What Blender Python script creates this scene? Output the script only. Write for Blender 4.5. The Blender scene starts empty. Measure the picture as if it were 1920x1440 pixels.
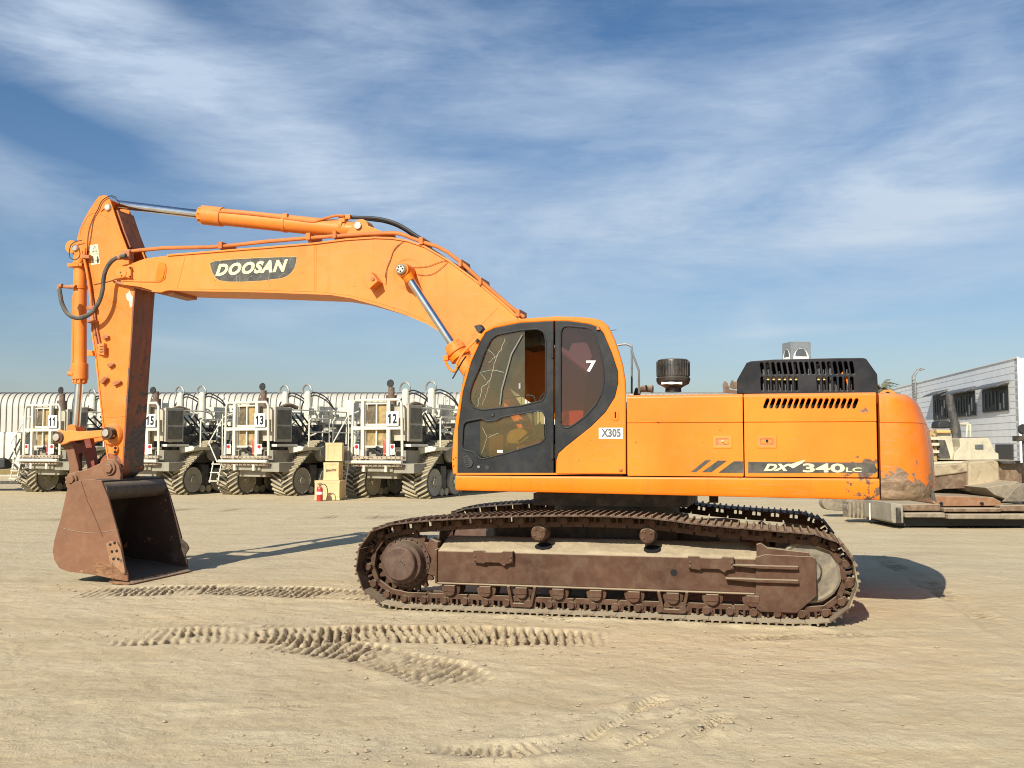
import bpy, bmesh, math, random
import numpy as np
from mathutils import Vector, Matrix
R = math.radians
sc = bpy.context.scene
col = sc.collection
random.seed(7)

# ---------------------------------------------------------------- measured camera
F = 1900.0                       # focal length in pixels of a 1920 wide picture
TH = math.atan(115 / F)          # camera pitched up
HC = 1.66                        # eye height
PSI = R(14)                      # yaw of the excavator
CX, CY = 1.18, 11.49             # its slewing centre on the ground

def ray(px, py):
    x = (px - 960) / F; y = (720 - py) / F
    return (x, math.cos(TH) - y * math.sin(TH), math.sin(TH) + y * math.cos(TH))

def at(px, py, v):
    """photo measurement -> (u, z) on the excavator's own upright plane v = const"""
    d = ray(px, py)
    ex = (math.cos(PSI), -math.sin(PSI)); ey = (math.sin(PSI), math.cos(PSI))
    ov = -CX * ey[0] - CY * ey[1]; dv = d[0] * ey[0] + d[1] * ey[1]
    t = (v - ov) / dv
    return ((-CX + t * d[0]) * ex[0] + (-CY + t * d[1]) * ex[1], HC + t * d[2])

def P(pts, v):
    return [at(a, b, v) for a, b in pts]

def P3(pts, v):
    return [(at(a, b, v)[0], v, at(a, b, v)[1]) for a, b in pts]

def wat(px, py, D):
    """photo measurement -> (x, z) on the world plane y = D"""
    d = ray(px, py); t = D / d[1]
    return (t * d[0], HC + t * d[2])

# ---------------------------------------------------------------- objects
def prop(o, label=None, cat=None, group=None, kind=None):
    if label: o['label'] = label
    if cat: o['category'] = cat
    if group: o['group'] = group
    if kind: o['kind'] = kind
    return o

def empty(name, loc=(0, 0, 0), rz=0.0):
    o = bpy.data.objects.new(name, None)
    o.empty_display_size = .2
    col.objects.link(o); o.location = loc; o.rotation_euler = (0, 0, rz)
    return o

def finish(o, bevel=0, seg=2, smooth=35):
    me = o.data
    if smooth:
        for p in me.polygons: p.use_smooth = True
        me.set_sharp_from_angle(angle=R(smooth))
    if bevel:
        m = o.modifiers.new('bevel', 'BEVEL'); m.width = bevel; m.segments = seg
        m.limit_method = 'ANGLE'; m.angle_limit = R(38); m.harden_normals = True
    return o

class MB:
    def __init__(s): s.v = []; s.f = []
    def add(s, vs, fs):
        n = len(s.v); s.v += [tuple(p) for p in vs]; s.f += [tuple(i + n for i in f) for f in fs]
        return s
    def box(s, c, d, rot=None):
        hx, hy, hz = d[0] / 2, d[1] / 2, d[2] / 2
        vs = [Vector((x, y, z)) for x in (-hx, hx) for y in (-hy, hy) for z in (-hz, hz)]
        if rot is not None:
            m = rot if isinstance(rot, Matrix) else Matrix.Rotation(rot, 3, 'Y')
            vs = [m @ p for p in vs]
        c = Vector(c); vs = [p + c for p in vs]
        return s.add(vs, [(0, 1, 3, 2), (4, 6, 7, 5), (0, 4, 5, 1), (2, 3, 7, 6), (0, 2, 6, 4), (1, 5, 7, 3)])
    def bx(s, x0, x1, y0, y1, z0, z1):
        return s.box(((x0 + x1) / 2, (y0 + y1) / 2, (z0 + z1) / 2), (x1 - x0, y1 - y0, z1 - z0))
    def prism(s, pts, v0, v1):
        n = len(pts)
        vs = [(u, v0, z) for u, z in pts] + [(u, v1, z) for u, z in pts]
        fs = [tuple(range(n)), tuple(range(2 * n - 1, n - 1, -1))]
        fs += [(i, (i + 1) % n, n + (i + 1) % n, n + i) for i in range(n)]
        return s.add(vs, fs)
    def sweep(s, prof, x0, x1, closed=True):
        """profile in (y, z) swept along x"""
        n = len(prof)
        vs = [(x0, a, b) for a, b in prof] + [(x1, a, b) for a, b in prof]
        fs = [(i, (i + 1) % n, n + (i + 1) % n, n + i) for i in range(n if closed else n - 1)]
        if closed: fs += [tuple(range(n)), tuple(range(2 * n - 1, n - 1, -1))]
        return s.add(vs, fs)
    def loft(s, rings, cap=True, closed=True):
        n = len(rings[0]); b = len(s.v)
        for r in rings: s.v += [tuple(p) for p in r]
        for k in range(len(rings) - 1):
            for i in range(n if closed else n - 1):
                j = (i + 1) % n
                s.f.append((b + k * n + i, b + k * n + j, b + (k + 1) * n + j, b + (k + 1) * n + i))
        if cap:
            s.f.append(tuple(b + i for i in range(n)))
            s.f.append(tuple(b + (len(rings) - 1) * n + i for i in range(n - 1, -1, -1)))
        return s
    def tube(s, pts, r, n=8, cap=True):
        pts = [Vector(p) for p in pts]
        rings = []; up = None
        for i, p in enumerate(pts):
            d = (pts[min(i + 1, len(pts) - 1)] - pts[max(i - 1, 0)])
            if d.length < 1e-9: d = Vector((0, 0, 1))
            d.normalize()
            if up is None:
                up = Vector((0, 0, 1)) if abs(d.z) < .9 else Vector((1, 0, 0))
            a = d.cross(up)
            if a.length < 1e-6: a = d.cross(Vector((0, 1, 0)))
            a.normalize(); b = a.cross(d); up = b
            rr = r[i] if isinstance(r, (list, tuple)) else r
            rings.append([p + (a * math.cos(t) + b * math.sin(t)) * rr for t in [2 * math.pi * k / n for k in range(n)]])
        return s.loft(rings, cap)
    def cyl(s, p0, p1, r0, r1=None, n=20):
        return s.tube([p0, p1], [r0, r0 if r1 is None else r1], n)
    def lathe(s, prof, o, axis='Y', n=32, sgn=1):
        """prof = [(radius, height)...] about an axis through o"""
        o = Vector(o); rings = []
        for r, h in prof:
            ring = []
            for k in range(n):
                t = 2 * math.pi * k / n; a, b = r * math.cos(t), r * math.sin(t)
                ring.append(o + Vector({'Y': (a, h * sgn, b), 'Z': (a, b, h * sgn), 'X': (h * sgn, a, b)}[axis]))
            rings.append(ring)
        return s.loft(rings, True)
    def xform(s, m, start=0):
        for i in range(start, len(s.v)): s.v[i] = tuple(m @ Vector(s.v[i]))
        return s
    def build(s, name, m, parent=None, bevel=0, seg=2, smooth=35):
        me = bpy.data.meshes.new(name)
        me.from_pydata(s.v, [], s.f)
        bm = bmesh.new(); bm.from_mesh(me)
        bmesh.ops.recalc_face_normals(bm, faces=bm.faces[:])
        bm.to_mesh(me); bm.free()
        me.materials.append(m)
        o = bpy.data.objects.new(name, me); col.objects.link(o)
        if parent: o.parent = parent
        return finish(o, bevel, seg, smooth)

def fillet(pts, r, n=5):
    """round the corners of a polygon; r is one radius or one per vertex"""
    out = []; N = len(pts)
    for i in range(N):
        p = Vector(pts[i]); a = Vector(pts[i - 1]) - p; b = Vector(pts[(i + 1) % N]) - p
        rr = r[i] if isinstance(r, (list, tuple)) else r
        if rr <= 0 or a.length < 1e-6 or b.length < 1e-6: out.append(tuple(p)); continue
        la, lb = a.length, b.length
        a.normalize(); b.normalize()
        d = min(rr, la * .48, lb * .48)
        p0, p2 = p + a * d, p + b * d
        for k in range(n + 1):
            t = k / n
            q = p0 * (1 - t) ** 2 + p * 2 * t * (1 - t) + p2 * t * t
            out.append(tuple(q))
    return out

def smoothline(pts, n=6):
    """Catmull-Rom through points"""
    P_ = [Vector(p) for p in pts]; out = []
    for i in range(len(P_) - 1):
        p0 = P_[max(i - 1, 0)]; p1 = P_[i]; p2 = P_[i + 1]; p3 = P_[min(i + 2, len(P_) - 1)]
        for k in range(n):
            t = k / n
            out.append(.5 * ((2 * p1) + (p2 - p0) * t + (2 * p0 - 5 * p1 + 4 * p2 - p3) * t * t + (-p0 + 3 * p1 - 3 * p2 + p3) * t ** 3))
    out.append(P_[-1]); return out

def ell(c, rx, rz, n=24, rot=0):
    return [(c[0] + rx * math.cos(t) * math.cos(rot) - rz * math.sin(t) * math.sin(rot),
             c[1] + rx * math.cos(t) * math.sin(rot) + rz * math.sin(t) * math.cos(rot)) for t in [2 * math.pi * k / n for k in range(n)]]

def curve_mesh(cu):
    o = bpy.data.objects.new('tmp', cu); col.objects.link(o)
    dg = bpy.context.evaluated_depsgraph_get(); dg.update()
    me = bpy.data.meshes.new_from_object(o.evaluated_get(dg), depsgraph=dg)
    bpy.data.objects.remove(o); return me

def plate(name, outer, holes, v, th, m, parent, bev=0.0, M=None, smooth=14):
    """flat plate in the x-z plane with openings, its outer face at y = v, th thick (towards +y)"""
    cu = bpy.data.curves.new('tmp', 'CURVE'); cu.dimensions = '2D'; cu.fill_mode = 'BOTH'
    for pts in [outer] + list(holes):
        sp = cu.splines.new('POLY'); sp.points.add(len(pts) - 1)
        for q, (a, b) in zip(sp.points, pts): q.co = (a, b, 0, 1)
        sp.use_cyclic_u = True
    cu.extrude = max(th / 2 - bev, 0); cu.bevel_depth = bev; cu.offset = -bev; cu.bevel_resolution = 1
    me = curve_mesh(cu); bpy.data.curves.remove(cu)
    me.transform(Matrix(((1, 0, 0, 0), (0, 0, -1, v + th / 2), (0, 1, 0, 0), (0, 0, 0, 1))))
    if M is not None: me.transform(M)
    me.name = name; me.materials.clear(); me.materials.append(m)
    bm = bmesh.new(); bm.from_mesh(me); bmesh.ops.remove_doubles(bm, verts=bm.verts[:], dist=1e-5)
    bmesh.ops.recalc_face_normals(bm, faces=bm.faces[:]); bm.to_mesh(me); bm.free()
    o = bpy.data.objects.new(name, me); col.objects.link(o)
    if parent: o.parent = parent
    return finish(o, 0, 2, smooth)

def text_mesh(name, s, p0, p1, h, v, m, parent, bold=.02, shear=0, th=.004, M=None, space=1.0):
    """lettering between baseline points p0 and p1 (x,z), h high, standing on the plane y = v"""
    cu = bpy.data.curves.new('tmp', 'FONT'); cu.body = s; cu.size = 1; cu.offset = bold; cu.shear = shear
    cu.space_character = space; cu.extrude = .01; cu.resolution_u = 4
    me = curve_mesh(cu); bpy.data.curves.remove(cu)
    xs = [q.co.x for q in me.vertices]; ys = [q.co.y for q in me.vertices]
    x0, x1, y0, y1 = min(xs), max(xs), min(ys), max(ys)
    dx, dz = p1[0] - p0[0], p1[1] - p0[1]
    for q in me.vertices:
        a = (q.co.x - x0) / (x1 - x0); b = (q.co.y - y0) / (y1 - y0)
        q.co = (p0[0] + dx * a, v - (th if q.co.z > 0 else -.001), p0[1] + dz * a + h * b)
    if M is not None: me.transform(M)
    me.name = name; me.materials.clear(); me.materials.append(m)
    bm = bmesh.new(); bm.from_mesh(me); bmesh.ops.recalc_face_normals(bm, faces=bm.faces[:]); bm.to_mesh(me); bm.free()
    o = bpy.data.objects.new(name, me); col.objects.link(o)
    if parent: o.parent = parent
    return o

def copy_tree(o, parent=None, skip=()):
    c = o.copy(); col.objects.link(c); c.parent = parent
    for ch in list(o.children):
        if ch.name.split('.')[0] in skip: continue
        copy_tree(ch, c, skip)
    return c

# ---------------------------------------------------------------- materials
class NT:
    def __init__(s, name):
        s.m = bpy.data.materials.new(name); s.m.use_nodes = True
        s.t = s.m.node_tree; s.t.nodes.clear()
        s.out = s.n('ShaderNodeOutputMaterial')
    def n(s, typ, **kw):
        nd = s.t.nodes.new(typ)
        for k, v in kw.items(): setattr(nd, k, v)
        return nd
    def l(s, a, b): s.t.links.new(a, b)
    def val(s, sock, x):
        if isinstance(x, bpy.types.NodeSocket): s.l(x, sock)
        elif isinstance(x, (tuple, list)) and len(x) == 3 and sock.type == 'RGBA': sock.default_value = (*x, 1)
        else: sock.default_value = x
    def math(s, op, a, b=0.0, c=None, clamp=False):
        nd = s.n('ShaderNodeMath', operation=op, use_clamp=clamp)
        s.val(nd.inputs[0], a); s.val(nd.inputs[1], b)
        if c is not None: s.val(nd.inputs[2], c)
        return nd.outputs[0]
    def mix(s, f, a, b):
        nd = s.n('ShaderNodeMix', data_type='RGBA')
        s.val(nd.inputs[0], f); s.val(nd.inputs[6], a); s.val(nd.inputs[7], b)
        return nd.outputs[2]
    def co(s): return s.n('ShaderNodeTexCoord').outputs['Object']
    def mapping(s, vec, scale=(1, 1, 1), rot=(0, 0, 0), loc=(0, 0, 0)):
        nd = s.n('ShaderNodeMapping'); s.l(vec, nd.inputs[0])
        nd.inputs['Scale'].default_value = scale; nd.inputs['Rotation'].default_value = rot; nd.inputs['Location'].default_value = loc
        return nd.outputs[0]
    def noise(s, vec, scale=5, detail=4, rough=.55, dist=0):
        nd = s.n('ShaderNodeTexNoise'); s.l(vec, nd.inputs['Vector'])
        nd.inputs['Scale'].default_value = scale; nd.inputs['Detail'].default_value = detail
        nd.inputs['Roughness'].default_value = rough; nd.inputs['Distortion'].default_value = dist
        return nd.outputs['Fac']
    def rng(s, x, a, b, c=0.0, d=1.0):
        nd = s.n('ShaderNodeMapRange'); s.val(nd.inputs[0], x)
        for i, q in enumerate((a, b, c, d)): nd.inputs[i + 1].default_value = q
        return nd.outputs[0]
    def up(s):
        g = s.n('ShaderNodeNewGeometry'); sp = s.n('ShaderNodeSeparateXYZ'); s.l(g.outputs['Normal'], sp.inputs[0])
        return sp.outputs[2]
    def bsdf(s, colr, rough=.5, metal=0, bump=None, bs=.2, bd=.01, **kw):
        b = s.n('ShaderNodeBsdfPrincipled')
        s.val(b.inputs['Base Color'], colr); s.val(b.inputs['Roughness'], rough); s.val(b.inputs['Metallic'], metal)
        for k, v in kw.items(): s.val(b.inputs[k.replace('_', ' ')], v)
        if bump is not None:
            q = s.n('ShaderNodeBump'); q.inputs['Strength'].default_value = bs; q.inputs['Distance'].default_value = bd
            s.l(bump, q.inputs['Height']); s.l(q.outputs[0], b.inputs['Normal'])
        s.l(b.outputs[0], s.out.inputs[0]); return b

DUST = (.46, .375, .25)
def worn(name, base, rough=.5, metal=0, var=.12, vscale=1.6, dust=.35, updust=.8, chips=None, chipcol=(.05, .035, .025),
         chipthr=.70, regions=(), bump=.15, grime=0.0, grimecol=(.10, .07, .045), coat=0.0, streak=0.0, scratch=0.0, fade=.02, spec=.5):
    """painted or bare surface with uneven tone, dust on what faces up, chips and scrapes with their own shapes"""
    t = NT(name); co = t.co()
    big = t.noise(co, vscale, 5, .6, .3); fine = t.noise(co, 38, 4, .65)
    dark = tuple(c * (1 - var * 2.2) for c in base); lite = tuple(min(1, c * (1 + var) + var * .06) for c in base)
    c = t.mix(t.rng(big, .3, .72), dark, lite)
    if streak:
        sn = t.noise(t.mapping(co, (9, 9, .8)), 1.6, 5, .6)
        c = t.mix(t.math('MULTIPLY', t.rng(sn, .52, .72), streak), c, tuple(q * .45 for q in base))
    if grime:
        g = t.math('MULTIPLY', t.rng(t.noise(co, 4.5, 8, .7, .6), .5, .68), grime)
        c = t.mix(g, c, grimecol)
    if scratch:
        for (rx, sc3, w8) in ((.5, (2.5, 2.5, 45), 1.0), (-.9, (1.5, 2, 60), .8), (1.4, (2, 2, 38), .7)):
            sn = t.noise(t.mapping(co, sc3, (0, rx, 0)), 1.4, 3, .5)
            gate = t.rng(t.noise(co, 1.9, 4, .6, .5), .50, .66)
            c = t.mix(t.math('MULTIPLY', t.math('MULTIPLY', t.rng(sn, .66, .70), gate), scratch * w8), c, tuple(min(1, q * .6 + .10) for q in base))
        pale = t.rng(t.noise(t.mapping(co, (1, 1, 1.7)), 2.6, 6, .62, .8), .48, .74)
        c = t.mix(t.math('MULTIPLY', pale, .35 * scratch), c, tuple(min(1, q * .90 + fade) for q in base))
        drip = t.rng(t.noise(t.mapping(co, (11, 11, .55)), 1.3, 5, .65), .56, .76)
        c = t.mix(t.math('MULTIPLY', drip, .50 * scratch), c, tuple(q * .62 + .012 for q in base))
        speck = t.rng(t.noise(co, 21, 5, .55), .715, .73)
        c = t.mix(t.math('MULTIPLY', speck, .8 * scratch), c, (.07, .04, .025))
    dn = t.rng(t.noise(co, 7, 7, .7, .4), .42, .75)
    c = t.mix(t.math('MULTIPLY', dn, dust), c, DUST)
    if updust:
        u = t.rng(t.up(), .35, .9)
        u = t.math('MULTIPLY', u, t.rng(fine, .25, .5, updust * .75, updust))
        c = t.mix(u, c, DUST)
    m2 = None
    if chips is not None:
        cn = t.noise(co, chips, 9, .68, .5)
        thr = None
        for (cx, cy, cz, rad, k) in regions:
            d = t.n('ShaderNodeVectorMath', operation='DISTANCE'); t.l(co, d.inputs[0]); d.inputs[1].default_value = (cx, cy, cz)
            g = t.math('MULTIPLY', t.rng(d.outputs['Value'], rad, 0, 0, 1), k)
            thr = g if thr is None else t.math('ADD', thr, g)
        x = cn if thr is None else t.math('ADD', cn, thr)
        m2 = t.rng(x, chipthr, chipthr + .02)
        c2 = t.mix(t.rng(t.noise(t.mapping(co, (1, 1, 2.2)), 11, 9, .72, .4), .36, .66), chipcol, tuple(q * 2.6 + .04 for q in chipcol))
        c = t.mix(m2, c, c2)
    rr = t.rng(big, .3, .7, rough - .06, rough + .1)
    kw = {'Specular_IOR_Level': spec}
    if coat: kw['Coat_Weight'] = coat; kw['Coat_Roughness'] = .25
    t.bsdf(c, rr, metal, t.math('ADD', fine, t.math('MULTIPLY', m2, -1.5) if m2 is not None else 0.0), bump, .004, **kw)
    return t.m

def flat(name, c, rough=.5, metal=0, **kw):
    t = NT(name); co = t.co(); nz = t.noise(co, 9, 5, .6)
    cc = t.mix(t.rng(nz, .3, .7), tuple(q * .8 for q in c), tuple(min(1, q * 1.12) for q in c))
    t.bsdf(cc, rough, metal, nz, .1, .003, **kw); return t.m

def glass(name, tint, rough=.03, opac=.25, dirt=.3, dirtcol=(.35, .33, .24)):
    t = NT(name); co = t.co()
    tr = t.n('ShaderNodeBsdfTransparent'); tr.inputs[0].default_value = (*tint, 1)
    gl = t.n('ShaderNodeBsdfGlossy'); gl.inputs['Roughness'].default_value = rough; gl.inputs[0].default_value = (1, 1, 1, 1)
    df = t.n('ShaderNodeBsdfDiffuse'); df.inputs[0].default_value = (*dirtcol, 1)
    fr = t.n('ShaderNodeFresnel'); fr.inputs[0].default_value = 1.5
    a = t.n('ShaderNodeMixShader'); t.l(t.rng(fr.outputs[0], 0, 1, .02, .9), a.inputs[0]); t.l(tr.outputs[0], a.inputs[1]); t.l(gl.outputs[0], a.inputs[2])
    b = t.n('ShaderNodeMixShader')
    nz = t.noise(co, 3.5, 8, .7, 1)
    t.l(t.rng(nz, .35, .75, opac, opac + dirt), b.inputs[0]); t.l(a.outputs[0], b.inputs[1]); t.l(df.outputs[0], b.inputs[2])
    t.l(b.outputs[0], t.out.inputs[0]); return t.m
# ================================================================ materials
HR = [(2.6, -1.5, 1.45, .42, .18), (2.5, -1.5, 2.0, .40, .15), (2.5, -1.5, 1.17, .6, .18), (1.5, -1.5, 1.4, .3, .06), (-1.35, -1.5, 1.2, .5, .08)]
ORANGE = worn('orange_paint', (.87, .205, .0040), .46, scratch=1.0, spec=.3, var=.09, vscale=1.1, dust=.03, updust=.3, chips=7, chipthr=.735,
              regions=HR, chipcol=(.06, .035, .02), coat=.08, bump=.06)
ORANGE_TOP = worn('faded_orange_paint', (.80, .235, .026), .52, scratch=1.0, fade=.06, spec=.35, var=.08, vscale=1.3, dust=.10, updust=.35, chips=9, chipthr=.79, coat=.1, bump=.05)
ORANGE_ARM = worn('faded_orange_arm_paint', (.79, .212, .018), .52, scratch=1.1, fade=.05, spec=.35, var=.09, vscale=1.3, dust=.12, updust=.35, chips=9, chipthr=.74, coat=.1, bump=.06,
                  regions=[(-6.1, 0, 2.6, 1.2, .05), (-6.2, -.2, 3.3, .25, .06)])
CW_MAT = worn('counterweight_paint', (.85, .192, .005), .5, scratch=1.2, spec=.3, var=.08, vscale=1.2, dust=.12, updust=.4, chips=4.6, chipthr=.74, coat=.1,
              regions=[(2.75, -1.5, 1.12, .42, .36), (2.9, -1.45, 1.12, .30, .42), (3.15, -1.1, 1.15, .42, .5), (3.25, -.85, 1.6, .5, .34), (3.05, -1.4, 1.98, .30, .18), (2.95, -1.5, 1.5, .4, .15), (2.75, -1.5, 1.3, .3, .12)],
              chipcol=(.13, .085, .05), bump=.25)
PIPEM = worn('weathered_pipe_paint', (.60, .165, .028), .55, scratch=1.0, spec=.3, var=.15, dust=.10, updust=.25, chips=14, chipthr=.70)
ENGM = worn('engine_room_grey', (.11, .10, .085), .7, var=.3, vscale=4, dust=.4, updust=.5)
BRACKET = worn('brown_orange_paint', (.42, .12, .03), .55, chips=9, chipthr=.6)
SOIL = worn('scuffed_sandy_steel', (.40, .17, .06), .6, dust=.7, updust=.6, chips=14, chipthr=.62, bump=.5)
INSIDE = worn('shaded_rear_face_brown', (.30, .085, .025), .6, var=.2, dust=.06, updust=.1, chips=3.2, chipthr=.60, streak=.8, grime=.5, grimecol=(.10, .035, .015),
              regions=[(-6.15, 0, 1.5, 1.4, .16)], chipcol=(.045, .028, .02))  # shade of the arm's rear side put into the base brown; chips are wear
RUST = worn('dusty_rusty_steel', (.088, .040, .022), .8, spec=.25, var=.16, vscale=2.2, dust=.12, updust=.95, grime=.5, grimecol=(.04, .022, .014), bump=.3)
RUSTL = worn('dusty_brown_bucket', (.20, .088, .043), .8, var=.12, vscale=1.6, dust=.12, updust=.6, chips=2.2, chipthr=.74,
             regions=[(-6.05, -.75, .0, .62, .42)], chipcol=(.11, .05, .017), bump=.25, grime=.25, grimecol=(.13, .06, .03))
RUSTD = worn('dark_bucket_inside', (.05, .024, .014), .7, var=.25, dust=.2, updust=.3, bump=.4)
SANDSHOE = worn('sand_caked_shoe', (.25, .185, .11), .9, var=.2, vscale=5, dust=.7, updust=.9, grime=.3, bump=.4)
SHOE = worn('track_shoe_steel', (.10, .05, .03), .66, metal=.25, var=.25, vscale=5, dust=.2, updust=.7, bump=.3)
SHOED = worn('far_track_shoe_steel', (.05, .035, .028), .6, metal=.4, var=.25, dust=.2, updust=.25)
CHROME = flat('chrome_rod', (.75, .76, .78), .12, 1.0)
PINM = worn('pin_steel', (.5, .45, .38), .4, metal=.6, dust=.5, updust=.2)
CHAR = worn('charcoal_paint', (.013, .016, .020), .5, spec=.22, var=.15, dust=.05, updust=.5, chips=26, chipthr=.80, chipcol=(.3, .3, .3), bump=.06)
BLACKP = worn('black_hood_paint', (.006, .007, .012), .32, spec=.3, var=.2, dust=.04, updust=.35, chips=10, chipthr=.79, chipcol=(.2, .18, .15))
RUBBER = flat('black_rubber', (.025, .025, .026), .6)
RUBG = worn('dusty_hose', (.05, .048, .045), .7, dust=.3, updust=.5)
DARK = flat('dark_void', (.008, .008, .009), .9)
DARK2 = worn('dark_machinery', (.035, .032, .030), .6, var=.3, dust=.25, updust=.5)
DECAL = worn('dark_decal', (.030, .032, .030), .5, var=.3, dust=.22, updust=0)
CREAMT = flat('cream_lettering', (.86, .76, .42), .5)
WHITET = flat('white_lettering', (.85, .84, .8), .5)
WHITEP = flat('white_plate', (.82, .82, .78), .5)
BLACKT = flat('black_lettering', (.012, .012, .014), .5)
LABELM = flat('cream_label', (.80, .70, .45), .5)
GLASS = glass('cab_glass', (.70, .64, .42), .03, .05, .13, (.20, .19, .10))
GLASSR = glass('tinted_cab_glass', (.55, .28, .25), .03, .02, .07, (.14, .08, .06))
YEL = flat('yellow_foam', (.72, .53, .20), .8)
WOODB = flat('brown_interior_trim', (.30, .15, .06), .6)
GREY = flat('grey_paint', (.07, .07, .07), .6)
STEEL = worn('grey_steel', (.30, .29, .27), .45, metal=.5, dust=.2)
WHITE = worn('white_truck_paint', (.72, .69, .57), .5, var=.06, dust=.16, updust=.4, chips=8, chipthr=.75, chipcol=(.20, .12, .06), grime=.25, grimecol=(.40, .33, .22))
MESH = worn('radiator_screen', (.17, .16, .12), .7, dust=.3, var=.2)
GRILL = worn('rusty_radiator_core', (.42, .29, .11), .7, var=.3, vscale=3, dust=.25, grime=.4)
TREAD = worn('dusty_rubber_belt', (.045, .042, .036), .8, dust=.25, updust=.75, var=.2)
LUG = worn('dusty_rubber_lug', (.42, .37, .24), .85, dust=.6, updust=.8, var=.15)
RIM = worn('grey_wheel_disc', (.30, .28, .22), .6, dust=.45, updust=.5)
REDL = flat('red_lamp', (.62, .03, .03), .25)
AMBL = flat('clear_lamp', (.8, .72, .45), .25)
REDP = worn('red_extinguisher', (.50, .055, .04), .4, dust=.35, chips=9, chipthr=.6, chipcol=(.5, .4, .3))
REDB = worn('bright_red_extinguisher', (.50, .03, .03), .3, dust=.1)
WOOD = worn('plywood', (.72, .50, .25), .7, var=.08, dust=.2, updust=.2, streak=.2)
CREAM = worn('cream_machine_paint', (.56, .51, .37), .5, var=.06, dust=.25, chips=7, chipthr=.74, grime=.3)
PBROWN = worn('dusty_brown_steel', (.15, .085, .045), .7, var=.2, dust=.5, updust=.9, grime=.4)
PGREY = worn('dusty_grey_steel', (.20, .165, .115), .7, dust=.6, updust=.8)
BARK = flat('palm_bark', (.16, .12, .08), .9)
LEAF = flat('palm_leaf', (.13, .125, .075), .7)
AWN = flat('dark_awning', (.10, .105, .11), .5)

# ================================================================ world, sun, camera
SUN_EL, SUN_AZ = R(32.3), R(25)      # light travels along (sin az, cos az) over the ground
w = bpy.data.worlds.new('World'); sc.world = w; w.use_nodes = True
t = w.node_tree; t.nodes.clear()
class WN(NT):
    def __init__(s, tree): s.t = tree
q = WN(t)
out = q.n('ShaderNodeOutputWorld'); bg = q.n('ShaderNodeBackground'); bg.inputs[1].default_value = .076
sky = q.n('ShaderNodeTexSky', sky_type='NISHITA'); sky.sun_disc = False
sky.sun_elevation = SUN_EL; sky.sun_rotation = math.pi + SUN_AZ; sky.altitude = 0; sky.air_density = 1.0; sky.dust_density = 1.2; sky.ozone_density = 2.5
tc = q.n('ShaderNodeTexCoord').outputs['Generated']
sep = q.n('ShaderNodeSeparateXYZ'); q.l(tc, sep.inputs[0])
az = q.math('ARCTAN2', sep.outputs[0], sep.outputs[1]); el = q.math('ARCSINE', sep.outputs[2])
def blob(px, py, sx, sy, rot, amp):
    """a bank of cirrus: bearing and height above the horizon, spread, tilt"""
    a0 = math.atan((px - 960) / F); e0 = math.atan((835 - py) / F); c, s_ = math.cos(R(rot)), math.sin(R(rot))
    da = q.math('SUBTRACT', az, a0); de = q.math('SUBTRACT', el, e0)
    u = q.math('DIVIDE', q.math('ADD', q.math('MULTIPLY', da, c), q.math('MULTIPLY', de, s_)), sx / F)
    v = q.math('DIVIDE', q.math('SUBTRACT', q.math('MULTIPLY', de, c), q.math('MULTIPLY', da, s_)), sy / F)
    g = q.math('EXPONENT', q.math('MULTIPLY', q.math('ADD', q.math('MULTIPLY', u, u), q.math('MULTIPLY', v, v)), -1.0))
    return q.math('MULTIPLY', g, amp)
blobs = [(150, 120, 420, 110, -14, 1.0), (480, 270, 360, 120, -22, .85), (680, 60, 230, 90, -12, .5), (760, 380, 330, 90, -6, .5), (820, 60, 260, 120, -25, .28), (1500, 450, 480, 110, 5, .95), (1250, 330, 380, 150, 28, .6),
         (1800, 300, 260, 130, 30, .75), (1750, 60, 280, 70, 22, .5), (1700, 560, 330, 45, 8, .5), (560, 585, 140, 28, 8, .5), (1560, 625, 220, 9, 2, .45),
         (40, 400, 170, 50, -8, .4), (350, 655, 120, 16, -6, .4), (1150, 150, 260, 80, 25, .35), (330, 260, 190, 45, -12, -.4), (330, 30, 120, 40, -15, -.5), (90, 280, 200, 45, -16, -.7)]
tot = None
for b in blobs:
    g = blob(*b); tot = g if tot is None else q.math('ADD', tot, g)
comb = q.n('ShaderNodeCombineXYZ'); q.l(az, comb.inputs[0]); q.l(el, comb.inputs[1])
n1 = q.noise(q.mapping(comb.outputs[0], (2.2, 6.5, 1), (0, 0, R(-20))), 1.6, 8, .56, .9)
n2 = q.noise(q.mapping(comb.outputs[0], (3.0, 14, 1), (0, 0, R(24))), 2.2, 9, .6, .5)
n3 = q.noise(q.mapping(comb.outputs[0], (1, 1.6, 1)), 5, 6, .55, .4)
nn = q.math('ADD', q.math('MULTIPLY', q.math('SUBTRACT', n1, .5), 1.5), q.math('ADD', q.math('MULTIPLY', q.math('SUBTRACT', n2, .5), .7), q.math('MULTIPLY', q.math('SUBTRACT', n3, .5), .9)))
n4 = q.noise(q.mapping(comb.outputs[0], (9, 60, 1), (0, 0, R(12))), 2.0, 9, .65, 1.2)
n5 = q.noise(q.mapping(comb.outputs[0], (12, 70, 1), (0, 0, R(-24))), 2.0, 9, .65, 1.0)
nn = q.math('ADD', nn, q.math('MULTIPLY', q.math('SUBTRACT', q.math('ADD', n4, n5), 1.0), .26))
den = q.math('ADD', q.math('MULTIPLY', tot, q.math('ADD', .9, nn)), q.math('MULTIPLY', nn, .55))
den = q.math('MULTIPLY', q.rng(den, -.10, 1.38, 0, .92), q.rng(el, -.02, .10, .25, 1))
elr = q.rng(el, 0.0, .34, 0, 1)
cc = q.mix(elr, (6.6, 7.6, 8.4), (6.2, 7.5, 9.3))
tint = q.n('ShaderNodeMix', data_type='RGBA', blend_type='MULTIPLY'); tint.inputs[0].default_value = 1
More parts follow.
